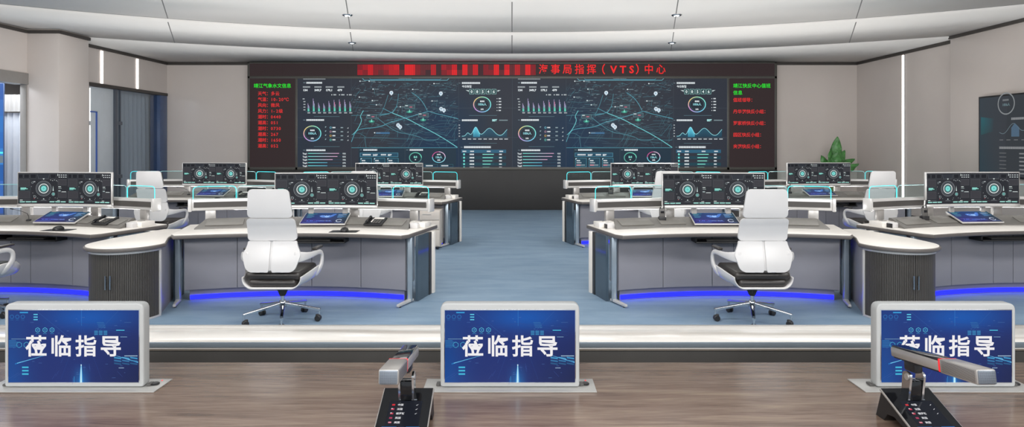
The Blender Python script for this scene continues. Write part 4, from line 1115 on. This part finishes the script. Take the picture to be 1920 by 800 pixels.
# ================================================================== OFFICE CHAIR
def make_chair():
    c = empty('office_chair', '', 'chair')
    R = .365
    b = MB(); b.lathe([(.0, .135), (.035, .135), (.04, .15), (.038, .185), (.028, .2), (0, .2)], 'chrome', 20); hub = b.build('hub', c)
    for k, a in enumerate((0, 72, 144, -144, -72)):
        t = math.radians(a); T = Matrix.Rotation(t, 4, 'Z')
        b = MB()
        # tapering arm of the star base
        b.prism([(.02, -.026), (.30, -.016), (R, -.014), (R + .008, 0), (R, .014), (.30, .016), (.02, .026)], -.004, .020, 'chrome', .005,
                T=T @ Matrix.Translation((0, 0, .168)) @ Matrix.Rotation(math.radians(10.5), 4, 'Y'))
        b.tube([(R - .012, 0, .112), (R - .012, 0, .06)], .010, 'chrome', 8, T=T)
        lg = b.build('base_leg', c)
        b = MB(); cx = R - .012 + .0
        for s in (-.017, .017):
            b.lathe([(0, -.010), (.024, -.010), (.029, -.006), (.029, .006), (.024, .010), (0, .010)], 'black', 18, T=T @ Matrix.Translation((cx - .012, s, .029)) @ Matrix.Rotation(PI / 2, 4, 'X'))
        b.lathe([(0, -.026), (.012, -.026), (.012, .026), (0, .026)], 'chrome', 12, T=T @ Matrix.Translation((cx - .012, 0, .029)) @ Matrix.Rotation(PI / 2, 4, 'X'))
        b.box(-.03, .012, -.014, .014, .036, .066, 'black', .006, T=T @ Matrix.Translation((cx - .005, 0, 0)))
        b.build('caster', lg)
    b = MB(); b.lathe([(.018, .19), (.018, .29), (0, .29)], 'chrome', 16); b.lathe([(.026, .245), (.034, .255), (.05, .30), (.05, .34), (0, .345)], 'black', 16)
    b.box(-.09, .09, -.10, .11, .325, .36, 'black', .012); b.build('gas_lift', c)
    # bucket shell
    b = MB()
    def sh(u, v):
        y = -.30 + .57 * v; t = -1 + 2 * u; a = abs(t)
        q = max(0, min(1, (v - .08) / .42)); q = q * q * (3 - 2 * q); e = max(0, min(1, (v - .78) / .22))
        w = .268 + .074 * q - .05 * e; top = .10 + .055 * q - .06 * e; flat = .185
        if a < .55: x = flat * a / .55; z = .368
        else:
            k = (a - .55) / .45; x = flat + (w - flat) * math.sin(k * PI / 2) ** .9; z = .368 + top * (k ** 1.5)
        return Vector((math.copysign(x, t), y, z))
    b.slab(sh, 32, 10, (0, 0, .014), 'shell'); b.build('seat_shell', c, autosmooth=False)
    b = MB(); b.box(-.222, .222, -.285, .25, .386, .456, 'leather', .034, 4); b.box(-.256, .256, -.275, .255, .444, .522, 'leather', .034, 4); b.build('seat_cushion', c)
    # back : curved panels
    def yb(x, z): return -.315 + .055 * math.exp(-((z - .82) / .16) ** 2) * 1 - .05 * max(0, (z - .95) / .35) + .28 * x * x - .02
    def panel(name, z0, z1, wl, th=.022, m='shell', off=0.0, rc=.04, nx=14, nz=26, rct=None):
        b = MB()
        def fn(u, v):
            vv = .5 - .5 * math.cos(PI * v)
            z = z0 + (z1 - z0) * vv; xa, xb = wl(vv)
            e = min(z - z0, z1 - z); rr = rc if (z - z0 < z1 - z or rct is None) else rct
            ins = 0 if e >= rr else rr - math.sqrt(max(0, rr * rr - (rr - e) ** 2))
            ia, ib = ins, ins
            if xa > -.03 and xb > .1: ia = ins * .35
            if xb < .03 and xa < -.1: ib = ins * .35
            x = xa + ia + (xb - ib - xa - ia) * u
            return Vector((x, yb(x, z) + off, z))
        b.slab(fn, nx, nz, (0, th, 0), m)
        return b.build(name, c, autosmooth=True, bevel=.004)
    panel('headrest', 1.028, 1.292, lambda v: (-(.208 - .025 * v), .208 - .025 * v))
    panel('upper_back', .812, 1.022, lambda v: (-(.228 - .008 * v), .228 - .008 * v), rc=.035)
    def wl(v):
        z = .53 + .28 * v
        kp = [(.53, .215), (.56, .228), (.60, .242), (.64, .254), (.68, .266), (.71, .258), (.74, .242), (.78, .228), (.81, .224)]
        for (za, wa), (zb, wb) in zip(kp[:-1], kp[1:]):
            if z <= zb + 1e-6:
                f = (z - za) / (zb - za); return wa + (wb - wa) * f
        return .222
    panel('lower_back', .53, .81, lambda v: (.010, wl(v)), rc=.045, rct=.016); panel('lower_back', .53, .81, lambda v: (-wl(v), -.010), rc=.045, rct=.016)
    panel('spine', .545, .84, lambda v: (-.014, .014), th=.012, off=.010, rc=.005, nx=2)
    b = MB()
    for (z0, z1, w) in ((.56, .80, .215), (.82, 1.01, .205), (1.04, 1.28, .185)):
        def fn(u, v, z0=z0, z1=z1, w=w):
            z = z0 + (z1 - z0) * v; e = min(z - z0, z1 - z); ins = 0 if e > .04 else .04 - math.sqrt(max(0, .04 ** 2 - (.04 - e) ** 2))
            x = -(w - ins) + 2 * (w - ins) * u
            return Vector((x, yb(x, z) + .0225, z))
        b.slab(fn, 12, 14, (0, .04, 0), 'leather')
    b.build('back_cushion', c, autosmooth=False)
    for s in (-1, 1):
        b = MB()
        path = [(.20, -.292, .66), (.255, -.283, .664), (.305, -.225, .660), (.332, -.12, .662), (.344, -.02, .667), (.350, .055, .660), (.352, .095, .630), (.351, .098, .575), (.347, .085, .53), (.338, .06, .495), (.322, .03, .46), (.30, .0, .43)]
        wdt = [.058, .052, .036, .028, .024, .024, .030, .032, .036, .040, .040, .03]
        b.tube([(s * x, y, z) for x, y, z in path], [.010] * 5 + [.012, .015, .018, .020, .020, .018, .014], 'shell', 12, r2=wdt)
        ar = b.build('arm', c, subsurf=1, autosmooth=False)
        b = MB(); b.box(s * .327 - .026, s * .327 + .026, -.07, .125, .690, .714, 'leather', .011, 3); b.build('arm_pad', ar)
    return c
ch0 = make_chair(); index_children()
CHAIRS = [(-2.207, 6.16, 0, 'white high-backed swivel chair with chrome base, front row, left of the aisle'),
          (2.31, 6.16, 'm', 'white high-backed swivel chair with chrome base, front row, right of the aisle'),
          (-5.30, 6.25, 0, 'white swivel chair mostly cut off by the left photo edge, front row'),
          (-2.26, 10.05, 0, 'white high-backed swivel chair behind the monitor, back row, left of the aisle'),
          (2.366, 10.05, 'm', 'white high-backed swivel chair behind the monitor, back row, right of the aisle'),
          (-5.50, 10.05, 0, 'white high-backed swivel chair in the back row, far left beside the curtain'),
          (5.62, 10.05, 'm', 'white high-backed swivel chair in the back row, far right near the wall light')]
for i, (x, y, m_, lab) in enumerate(CHAIRS):
    if i == 0: o = ch0; o.location = (x, y, 0); o['label'] = lab; o['group'] = 'white swivel chairs at the desks'
    else: o = dup(ch0, (x, y, 0), 0, lab, 'white swivel chairs at the desks')
    if m_ == 'm':     # base turned the other way round
        for chd in bpy.data.objects:
            if chd.parent == o and chd.name.startswith('base_leg'): chd.rotation_euler = (0, 0, PI)

# beige drawer pedestal under the back-row desk left of the aisle
pd = empty('drawer_pedestal', 'beige drawer pedestal under the back-row desk left of the aisle', 'drawer unit', (-1.37, 10.55, 0))
b = MB(); b.box(-.21, .21, -.25, .25, .05, .63, 'beige', .006); b.build('body', pd)
for k, (za, zb) in enumerate(((.07, .32), (.33, .47), (.48, .61))):
    b = MB(); b.box(-.2, .2, -.268, -.251, za, zb, 'beige', .004); dr = b.build('drawer', pd)
    b = MB(); b.box(-.07, .07, -.276, -.268, zb - .045, zb - .03, 'alu', .002); b.build('handle', dr)
b = MB()
for sx in (-.17, .17):
    for sy in (-.2, .2): b.lathe([(0, -.012), (.024, -.012), (.024, .012), (0, .012)], 'black', 14, T=Matrix.Translation((sx, sy, .025)) @ Matrix.Rotation(PI / 2, 4, 'Y'))
b.box(-.19, .19, -.23, .23, .036, .051, 'black'); b.build('castor_base', pd)

# ================================================================== PLANT
def make_plant():
    p = empty('potted_plant', 'green broad-leaved plant in a pale pot in the back right corner', 'plant', (7.95, 15.75, 0))
    b = MB(); b.lathe([(0, 0), (.16, 0), (.18, .03), (.24, .42), (.25, .46), (.23, .46), (.22, .42), (0, .41)], 'pot', 28); b.build('pot', p)
    b = MB(); b.lathe([(0, .43), (.22, .425)], 'soil', 20); b.build('soil', p)
    random.seed(4)
    LV = [(-1.0, .30, .42, 1.30), (-.45, .16, .62, 1.52), (-.15, .05, .75, 1.62), (.15, .10, .80, 1.92), (.5, .22, .66, 1.66), (1.0, .40, .55, 1.55), (-.7, .22, .5, 1.35), (.3, .0, .6, 1.45), (.0, -.12, .6, 1.55), (-.3, -.3, .55, 1.4), (.8, -.2, .55, 1.4), (-.9, .1, .5, 1.2)]
    for k, (lean, dy, ln, zt) in enumerate(LV):
        zb = zt - ln; base = Vector((lean * .04, dy * .1, .42)); mid = Vector((lean * .12, dy * .3, zb)); tip = Vector((lean * .46, dy * .7, zt - abs(lean) * .10))
        b = MB(); b.tube([base, base * .5 + mid * .5, mid], [.012, .010, .007], 'stem', 6); st = b.build('stem', p)
        d = (tip - mid); sd = d.cross(Vector((0, 1, 0))).normalized()
        sd = (sd + Vector((0, random.uniform(-.5, .5), 0))).normalized(); nrm = sd.cross(d).normalized()
        b = MB(); wd = .112 + .025 * random.random()
        def fn(u, v, mid=mid, d=d, sd=sd, nrm=nrm, wd=wd, lean=lean):
            w = wd * math.sin(PI * min(1, v * .93 + .06)) ** .8; t = -1 + 2 * u
            q = mid + d * v + sd * (t * w) + nrm * (abs(t) * w * .28 + .012 * math.sin(v * 22 + t * 3))
            q += Vector((lean * .18, 0, -.12 * abs(lean))) * v * v
            return q
        b.slab(fn, 6, 14, tuple(nrm * .002), 'leaf'); b.build('leaf', st, autosmooth=False)
make_plant()

# ================================================================== LOW PARTITION AND FRONT TABLE
pt = empty('low_partition', 'low charcoal partition with a glossy white stone cap behind the wooden table', 'partition', (0, 3.22, 0))
b = MB(); b.box(-5.5, 5.5, -.115, .115, 0, .705, 'partdark', .004); b.build('body', pt)
b = MB(); b.box(-5.5, 5.5, -.135, .132, .712, .748, 'marble', .003); b.build('cap', pt)
b = MB(); b.box(-5.5, 5.5, .131, .142, .712, .752, 'alu', .001); b.box(-5.5, 5.5, -.142, -.1345, .722, .747, 'legmetal', .001); b.build('edge_trim', pt)
b = MB(); b.box(-5.5, 5.5, -.128, .125, .704, .7125, 'tan'); b.build('tan_rail', pt)

tb = empty('conference_table', 'long brown wood-veneer table top in the foreground', 'table', (0, 2.1, 0))
b = MB(); b.box(-3.4, 3.4, -.95, .69, .71, .75, 'wood', .004); b.build('tabletop', tb)
b = MB(); b.box(-3.3, 3.3, .60, .64, 0.02, .71, 'partdark', .004); b.build('modesty_panel', tb)
for x in (-3.2, -1.1, 1.1, 3.2):
    b = MB(); b.box(x - .04, x + .04, -.8, .6, 0, .71, 'partdark', .006); b.build('leg', tb)

# ------------------------------------------------------------------ pop-up monitors
def make_popup():
    p = empty('pop_up_monitor', '', 'monitor')
    W, z0, z1 = .2705, .006, .331
    out = round_poly([(-W, z0), (W, z0), (W, z1), (-W, z1)], {0: .012, 1: .012, 2: .028, 3: .028}, 6)
    def T(y): return Matrix.Translation((0, y, 0)) @ Matrix.Rotation(PI / 2, 4, 'X')
    b = MB(); b.prism(out, -.045, 0.0, 'bezel', .006, T=T(0), seg=3); hs = b.build('housing', p)
    b = MB(); b.box(-.256, .256, -.0015, .001, .023, .308, 'chrome', .001); b.build('inner_rim', hs)
    b = MB(); b.prism([(-.335, .095), (.333, .095), (.333, -.04), (-.335, -.04)][::-1], 0.0, .004, 'plate', .001, T=Matrix.Translation((0, 0, 0))); b.build('base_plate', p)
    b = MB(); b.lathe([(0, .004), (.016, .004), (.017, .008), (.013, .011), (0, .011)], 'black', 20, T=Matrix.Translation((.296, .035, 0))); b.build('button', p)
    b = MB(); b.lathe([(0, .004), (.003, .004), (.003, .0055), (0, .0055)], 'red', 10, T=Matrix.Translation((.302, .075, 0))); b.build('indicator', p)
    for s in (-1, 1):
        b = MB(); b.box(s * .281 - .008, s * .281 + .008, .012, .045, .004, .013, 'darkgrey', .003); b.build('slot_clip', p)
    g = G(); random.seed(21)
    n, mm = 30, 18
    def f(x, y):
        hz = math.exp(-((y - .10) / .18) ** 2) * math.exp(-((x - .62) / .34) ** 2)
        lf = math.exp(-(x / .16) ** 2) * (0.3 + .7 * y)
        bt = math.exp(-((x - .56) / .05) ** 2) * max(0, (y - .72)) / .28
        r_ = 30 - 14 * hz - 10 * lf; gg = 48 + 36 * hz + 26 * lf + 60 * bt; bb = 112 + 58 * hz + 34 * lf + 60 * bt
        dk = 1 - .35 * max(0, x - .55) * y * 2
        return (int(r_ * dk), int(gg * dk), int(bb * dk))
    for i in range(n):
        for j in range(mm):
            x0, x1, y0, y1 = i / n, (i + 1) / n, j / mm, (j + 1) / mm
            g.poly([(x0 * 500, y0 * 280), (x1 * 500, y0 * 280), (x1 * 500, y1 * 280), (x0 * 500, y1 * 280)], [f(x0, y0), f(x1, y0), f(x1, y1), f(x0, y1)], 0)
    LB = (46, 120, 178); CY_ = (90, 196, 226)
    for k in range(9):
        a = PI * (.08 + .84 * k / 8); g.line([(280, 50), (280 + 300 * math.cos(a) * .8, min(278, 50 + 230 * math.sin(a)))] if abs(math.cos(a)) < .6 else [(280, 50), (280 + math.copysign(190, math.cos(a)), 50 + 60 * math.sin(a))], .6, (38, 72, 142), 1)
    g.line([(110, 4), (240, 110)], .7, (50, 96, 160), 1); g.line([(420, 4), (330, 100)], .7, (50, 96, 160), 1); g.line([(281, 0), (281, 60)], 1, (50, 130, 200), 1)
    for (x, y) in ((113, 76), (141, 76), (168, 76)):
        for q in range(6):
            a = q * PI / 3 + PI / 6; c2 = a + PI / 3; g.line([(x + 9 * math.cos(a), y + 9 * math.sin(a)), (x + 9 * math.cos(c2), y + 9 * math.sin(c2))], 1.6, CY_, 2)
        g.disc(x, y, 4, LB, 2, 8); g.blur(x - 7, y + 13, 14, 2.5, LB, 2)
    for x, y in ((42, 134), (70, 134)):
        for q in range(6):
            a = q * PI / 3 + PI / 6; c2 = a + PI / 3; g.line([(x + 11 * math.cos(a), y + 11 * math.sin(a)), (x + 11 * math.cos(c2), y + 11 * math.sin(c2))], 1.6, (70, 170, 208), 2)
    for x in (14, 35, 56): g.ring(x, 25, 6, 8, (40, 110, 176), 2, 14); g.blur(x - 6, 36, 12, 2, (40, 100, 160), 2)
    g.rect(44, 6, 76, 11, (50, 150, 210), 2)
    for k in range(3): g.rect(97, 14 + k * 10, 113, 18 + k * 10, CY_, 2)
    for k in range(3): g.rect(53, 218 + k * 13, 78, 224 + k * 13, (64, 178, 214), 2)
    for k in range(3):
        for j in range(3): g.rect(330 + j * 18, 79 + k * 6, 344 + j * 18, 83 + k * 6, (52, 130, 180), 2)
    for k in range(4): g.blur(340 + k * 2, 46 + k * 6, 28, 2.5, (50, 110, 168), 2)
    g.rect(414, 76, 446, 78.5, (80, 210, 236), 2); g.blur(430, 102, 26, 2, (140, 180, 210), 2); g.blur(446, 46, 26, 1.5, (70, 110, 160), 2)
    for k in range(3):
        for j in range(3): g.poly([(406 + j * 31, 180 + k * 11), (434 + j * 31, 184 + k * 11), (434 + j * 31, 190 + k * 11), (406 + j * 31, 186 + k * 11)], [(58, 140, 190), (48, 110, 160), (36, 84, 130)][k], 2)
    g.blur(446, 175, 50, 3, (180, 210, 230), 3); g.blur(424, 222, 20, 2.5, (160, 190, 220), 3)
    for k in range(5): g.rect(2, 116 + k * 6, 30 + 8 * (k % 2), 119 + k * 6, (44, 112, 170), 2)
    g.blur(12, 110, 70, 2, (120, 160, 190), 2)
    def streak(a, c2, w, col):
        g.poly([(a[0], a[1] - w * .2), (c2[0], c2[1] - w), (c2[0], c2[1] + w), (a[0], a[1] + w * .2)], col, 2)
    streak((150, 172), (26, 208), 2.5, (34, 110, 180)); streak((140, 175), (34, 205), 1.2, (130, 214, 240))
    streak((400, 172), (498, 202), 3.0, (34, 110, 180)); streak((410, 175), (498, 201), 1.4, (140, 220, 244))
    g.poly([(278.5, 210), (280, 208), (281.5, 210), (288, 279.5), (271, 279.5)], [(60, 150, 220), (90, 180, 230), (60, 150, 220), (30, 110, 190), (30, 110, 190)], 2)
    g.poly([(279.3, 214), (280.7, 214), (283.5, 279.5), (275.5, 279.5)], (190, 236, 250), 3); g.disc(280, 212, 2.2, (230, 246, 252), 3, 10)
    g.rect(252, 256, 254, 279, (50, 140, 200), 2); g.rect(248, 262, 249, 279, (40, 110, 180), 2)
    for k in range(26):
        x, y = random.uniform(10, 480), random.uniform(20, 270); g.blur(x, y, random.uniform(4, 14), 1.4, (74, 110, 170), 1.5)
    for k in range(10):
        x, y = random.uniform(30, 470), random.uniform(170, 270); g.line([(x, y), (x + 30 * (x - 280) / 200, y + 22)], .6, (60, 90, 160), 1)
    for ch, x in zip('莅临指导', (66, 161, 257, 352)): g.text(ch, x, 170.5, 86, (238, 236, 238), 4, .020, sx=.97)
    g.mesh('display', lambda u, v, l: (-.253 + .506 * u / 500, -.0025 - .0003 * l, .305 - .280 * v / 280), 'screen_front', p)
    return p
PX = [(-1.703, 'silver pop-up table monitor with a blue welcome screen, at the left end of the row'),
      (-.008, 'silver pop-up table monitor with a blue welcome screen, in the middle of the row'),
      (1.688, 'silver pop-up table monitor with a blue welcome screen, at the right end behind a microphone')]
pop0 = make_popup(); index_children()
for i, (x, lab) in enumerate(PX):
    if i == 0: pop0.location = (x, 2.488, .75); pop0['label'] = lab; pop0['group'] = 'pop-up monitors in the table'
    else: dup(pop0, (x, 2.488, .75), 0, lab, 'pop-up monitors in the table')

# ------------------------------------------------------------------ conference microphones
def make_mic():
    m = empty('conference_microphone', '', 'microphone')
    # local: origin on the table under the unit, y=0 at world 2.10
    hw = .087
    prof = [(.145, 0.0), (.122, .092), (.120, .097), (-.24, -.0 + .0)]
    # wedge side profile (y,z): low front, high back, with a cut-out underneath
    zt = lambda y: .100 - (.12 - y) * .405
    prof = [(.153, .0), (.120, .100), (-.105, zt(-.105)), (-.115, .0), (-.06, .0), (-.03, .012), (.0, .02), (.05, .034), (.085, .028), (.105, .0)]
    def side(x0, x1, mt, pr, name, parent, bev=0.002):
        b = MB(); t = bmesh.new()
        a = [t.verts.new((x0, y, z)) for y, z in pr]; c = [t.verts.new((x1, y, z)) for y, z in pr]; n = len(pr)
        t.faces.new(a); t.faces.new(c[::-1])
        for i in range(n): t.faces.new((a[i], c[i], c[(i + 1) % n], a[(i + 1) % n]))
        bmesh.ops.recalc_face_normals(t, faces=t.faces[:]); b._merge(t, mt); return b.build(name, parent, bevel=bev, autosmooth=False)
    side(-hw + .004, hw - .004, 'black', prof, 'base', m)
    tp = [(.126, .096), (.124, .104), (-.112, zt(-.112) + .004), (-.110, zt(-.11) - .004)]
    side(-hw, hw, 'micgrey', tp, 'metal_frame', m)
    e = .0016
    tp2 = [(.121, .1025), (.1205, .1045), (-.109, zt(-.109) + .0045), (-.109, zt(-.109) + .002)]
    side(-hw + .0035, hw - .0035, 'blackgloss', tp2, 'glass_top', m, 0)
    # panel graphics
    sl = math.atan(.405); g = G()
    rows = [('中国', (206, 40, 48)), ('法国', (200, 60, 90)), ('俄罗斯', (190, 60, 80)), ('英国', (170, 60, 90)), ('美国', (190, 70, 90))]
    g.rect(32, 60, 142, 220, (20, 24, 32), 0)
    for k, (s, c) in enumerate(rows):
        y = 82 + k * 19
        g.rect(42, y - 7, 52, y, c, 1)
        if k in (1, 2): g.rect(42, y - 7, 47, y - 4, (230, 230, 236), 2)
        if k == 4: g.rect(42, y - 4.5, 52, y - 3, (230, 230, 236), 2)
        g.text(s, 61, y + .5, 9.5, (226, 226, 230), 2, .02)
        if k < 3: g.poly([(122, y), (131, y - 6), (126, y)], (226, 226, 230), 2)
    g.blur(62, 54, 18, 4, (140, 150, 160), 2); g.blur(104, 54, 18, 4, (140, 150, 160), 2)
    g.rect(24, 172, 72, 196, (36, 112, 196), 1); g.rect(78, 172, 98, 196, (30, 60, 100), 1); g.rect(102, 172, 146, 196, (36, 112, 196), 1)
    g.ring(48, 184, 5, 8, (200, 226, 250), 2, 14); g.ring(124, 184, 5, 8, (200, 226, 250), 2, 14); g.disc(88, 184, 4, (200, 226, 250), 2, 8)
    def fn(u, v, l):
        y = .1205 - v / 1000 * math.cos(sl); return (-.087 + u / 1000, y, .1050 - (.1205 - y) * .405 * 1.0 + .0004 * l)
    g.mesh('touch_panel', fn, 'screen_front', m)
    # fork stalk
    for s in (-1, 1):
        b = MB(); t0 = Matrix.Rotation(PI / 2, 4, 'Y')
        prf = round_poly([(.100, .085), (.062, .085), (.048, .180), (.092, .180)], {2: .02, 3: .02}, 6)
        t = bmesh.new(); x0, x1 = s * .0265, s * .0195
        a = [t.verts.new((x0, y, z)) for y, z in prf]; c = [t.verts.new((x1, y, z)) for y, z in prf]; n = len(prf)
        t.faces.new(a); t.faces.new(c[::-1])
        for i in range(n): t.faces.new((a[i], c[i], c[(i + 1) % n], a[(i + 1) % n]))
        bmesh.ops.recalc_face_normals(t, faces=t.faces[:]); b._merge(t, 'chrome')
        b.lathe([(0, 0), (.011, 0), (.011, .003), (0, .003)], 'micgrey', 16, T=Matrix.Translation((s * .0265, .068, .163)) @ Matrix.Rotation(s * PI / 2, 4, 'Y'))
        b.build('fork_plate', m)
    b = MB(); b.box(-.0195, .0195, .058, .096, .085, .15, 'blackgloss', .004); b.build('stalk', m)
    # boom, tilted a little
    A = Vector((0, .155, .222)); B = Vector((0, -.25, .275)); L_ = (B - A).length; pitch = math.atan2(B.z - A.z, -(B.y - A.y))
    T = Matrix.Translation(A) @ Matrix.Rotation(-pitch, 4, 'X')      # local -y runs forward
    def bx(x0, x1, y0, y1, z0, z1, mt, bev, name, parent):
        b = MB(); b.box(x0, x1, y0, y1, z0, z1, mt, bev, T=T); return b.build(name, parent)
    arm = bx(-.029, .029, -.245, 0, -.017, .015, 'micgrey', .005, 'arm', m)
    bx(-.0245, .0245, -.244, -.002, .012, .021, 'blackgloss', .003, 'black_top', arm)
    bx(-.022, .022, -.240, -.004, -.022, -.016, 'black', .002, 'underside', arm)
    b = MB(); b.box(-.0155, .0155, -.105, -.045, -.055, -.018, 'black', .008, T=T); b.build('hinge_block', m)
    bx(-.0295, .0295, -.251, -.2445, -.0175, .0225, 'red', .002, 'light_ring', arm)
    b = MB(); b.box(-.030, .030, -L_, -.250, -.021, .0235, 'micgrey', .006, T=T); hd = b.build('head', m)
    # slots along the head sides and dotted grille at the front
    b = MB()
    for k in range(9):
        z = -.014 + k * .0038
        for s in (-1, 1): b.box(s * .0302 - .0004, s * .0302 + .0004, -L_ + .006, -.262, z, z + .0013, 'darkgrey', T=T)
    b.build('side_slots', hd)
    b = MB(); b.box(-.026, .026, -L_ - .003, -L_ + .001, -.018, .0205, 'grille', .003, T=T)
    for i in range(17):
        for j in range(12):
            x = -.0235 + i * .0029; z = -.0155 + j * .0030
            b.box(x - .0008, x + .0008, -L_ - .0036, -L_ - .0028, z - .0008, z + .0008, 'black', T=T)
    b.build('grille', hd)
    return m
mic0 = make_mic(); index_children()
mic0.location = (-.357, 2.10, .75); mic0['label'] = 'grey boom microphone on black touch-panel base, left of the middle pop-up monitor'; mic0['group'] = 'boom conference microphones'
dup(mic0, (1.366, 2.10, .75), math.radians(1.6), 'grey boom microphone on black touch-panel base, in front of the right pop-up monitor', 'boom conference microphones')

# ================================================================== LIGHT
w = bpy.data.worlds.new('ambient_fill'); SC.world = w; w.use_nodes = True
bgn = w.node_tree.nodes['Background']; bgn.inputs['Color'].default_value = (0.86, 0.93, 1.0, 1); bgn.inputs['Strength'].default_value = 0.9  # uniform ambient fill, added through the room's open rear end
def area(name, loc, sx, sy, e, rot=(0, 0, 0), col=(1, .985, .965)):
    l = bpy.data.lights.new(name, 'AREA'); l.shape = 'RECTANGLE'; l.size = sx; l.size_y = sy; l.energy = e; l.color = col
    o = bpy.data.objects.new(name, l); o.location = loc; o.rotation_euler = rot; COL.objects.link(o); return o
for x in (-4.8, 0, 4.8):
    area('ceiling_fill', (x, 8.6, 3.9), 3.0, 1.2, 30)  # unseen downward fill, added over the desks
    # added fill, tilted from out of view towards the video wall
    area('tilted_fill', (x, 4.2, 3.75), 3.4, 0.8, 150, rot=(math.radians(66), 0, 0))
    area('tilted_fill', (x, -1.2, 3.4), 3.4, 0.8, 130, rot=(math.radians(72), 0, 0))
# hidden fill added low behind desk rails and partition to brighten the ceiling
for i, (x, y, rz) in enumerate(SPOTS):
    p, r_ = on_desk(i, 0, 1.06, 0.72)
    area('hidden_desk_fill', p, 2.2, 0.10, 30 if i < 4 else 48, rot=(PI, 0, rz))
area('hidden_partition_fill', (0, 3.46, 0.5), 9, 0.10, 42, rot=(PI, 0, 0))
# cool fill added under the ceiling to brighten the side room
area('side_room_fill', (-11.3, 11.8, 3.2), 2.5, 4.0, 260, col=(.93, .96, 1))

# ================================================================== CAMERA
cam = bpy.data.cameras.new('camera'); cam.sensor_width = 36; cam.lens = 36 * F / 1920; cam.shift_y = -130 / 1920; cam.clip_end = 100
co = bpy.data.objects.new('camera', cam); COL.objects.link(co); co.location = (0, 0, EYE); co.rotation_euler = (PI / 2, 0, 0)
SC.camera = co
vs = SC.view_settings
vs.view_transform = 'Standard'; vs.look = 'None'; vs.exposure = 0; vs.gamma = 1; vs.use_curve_mapping = False
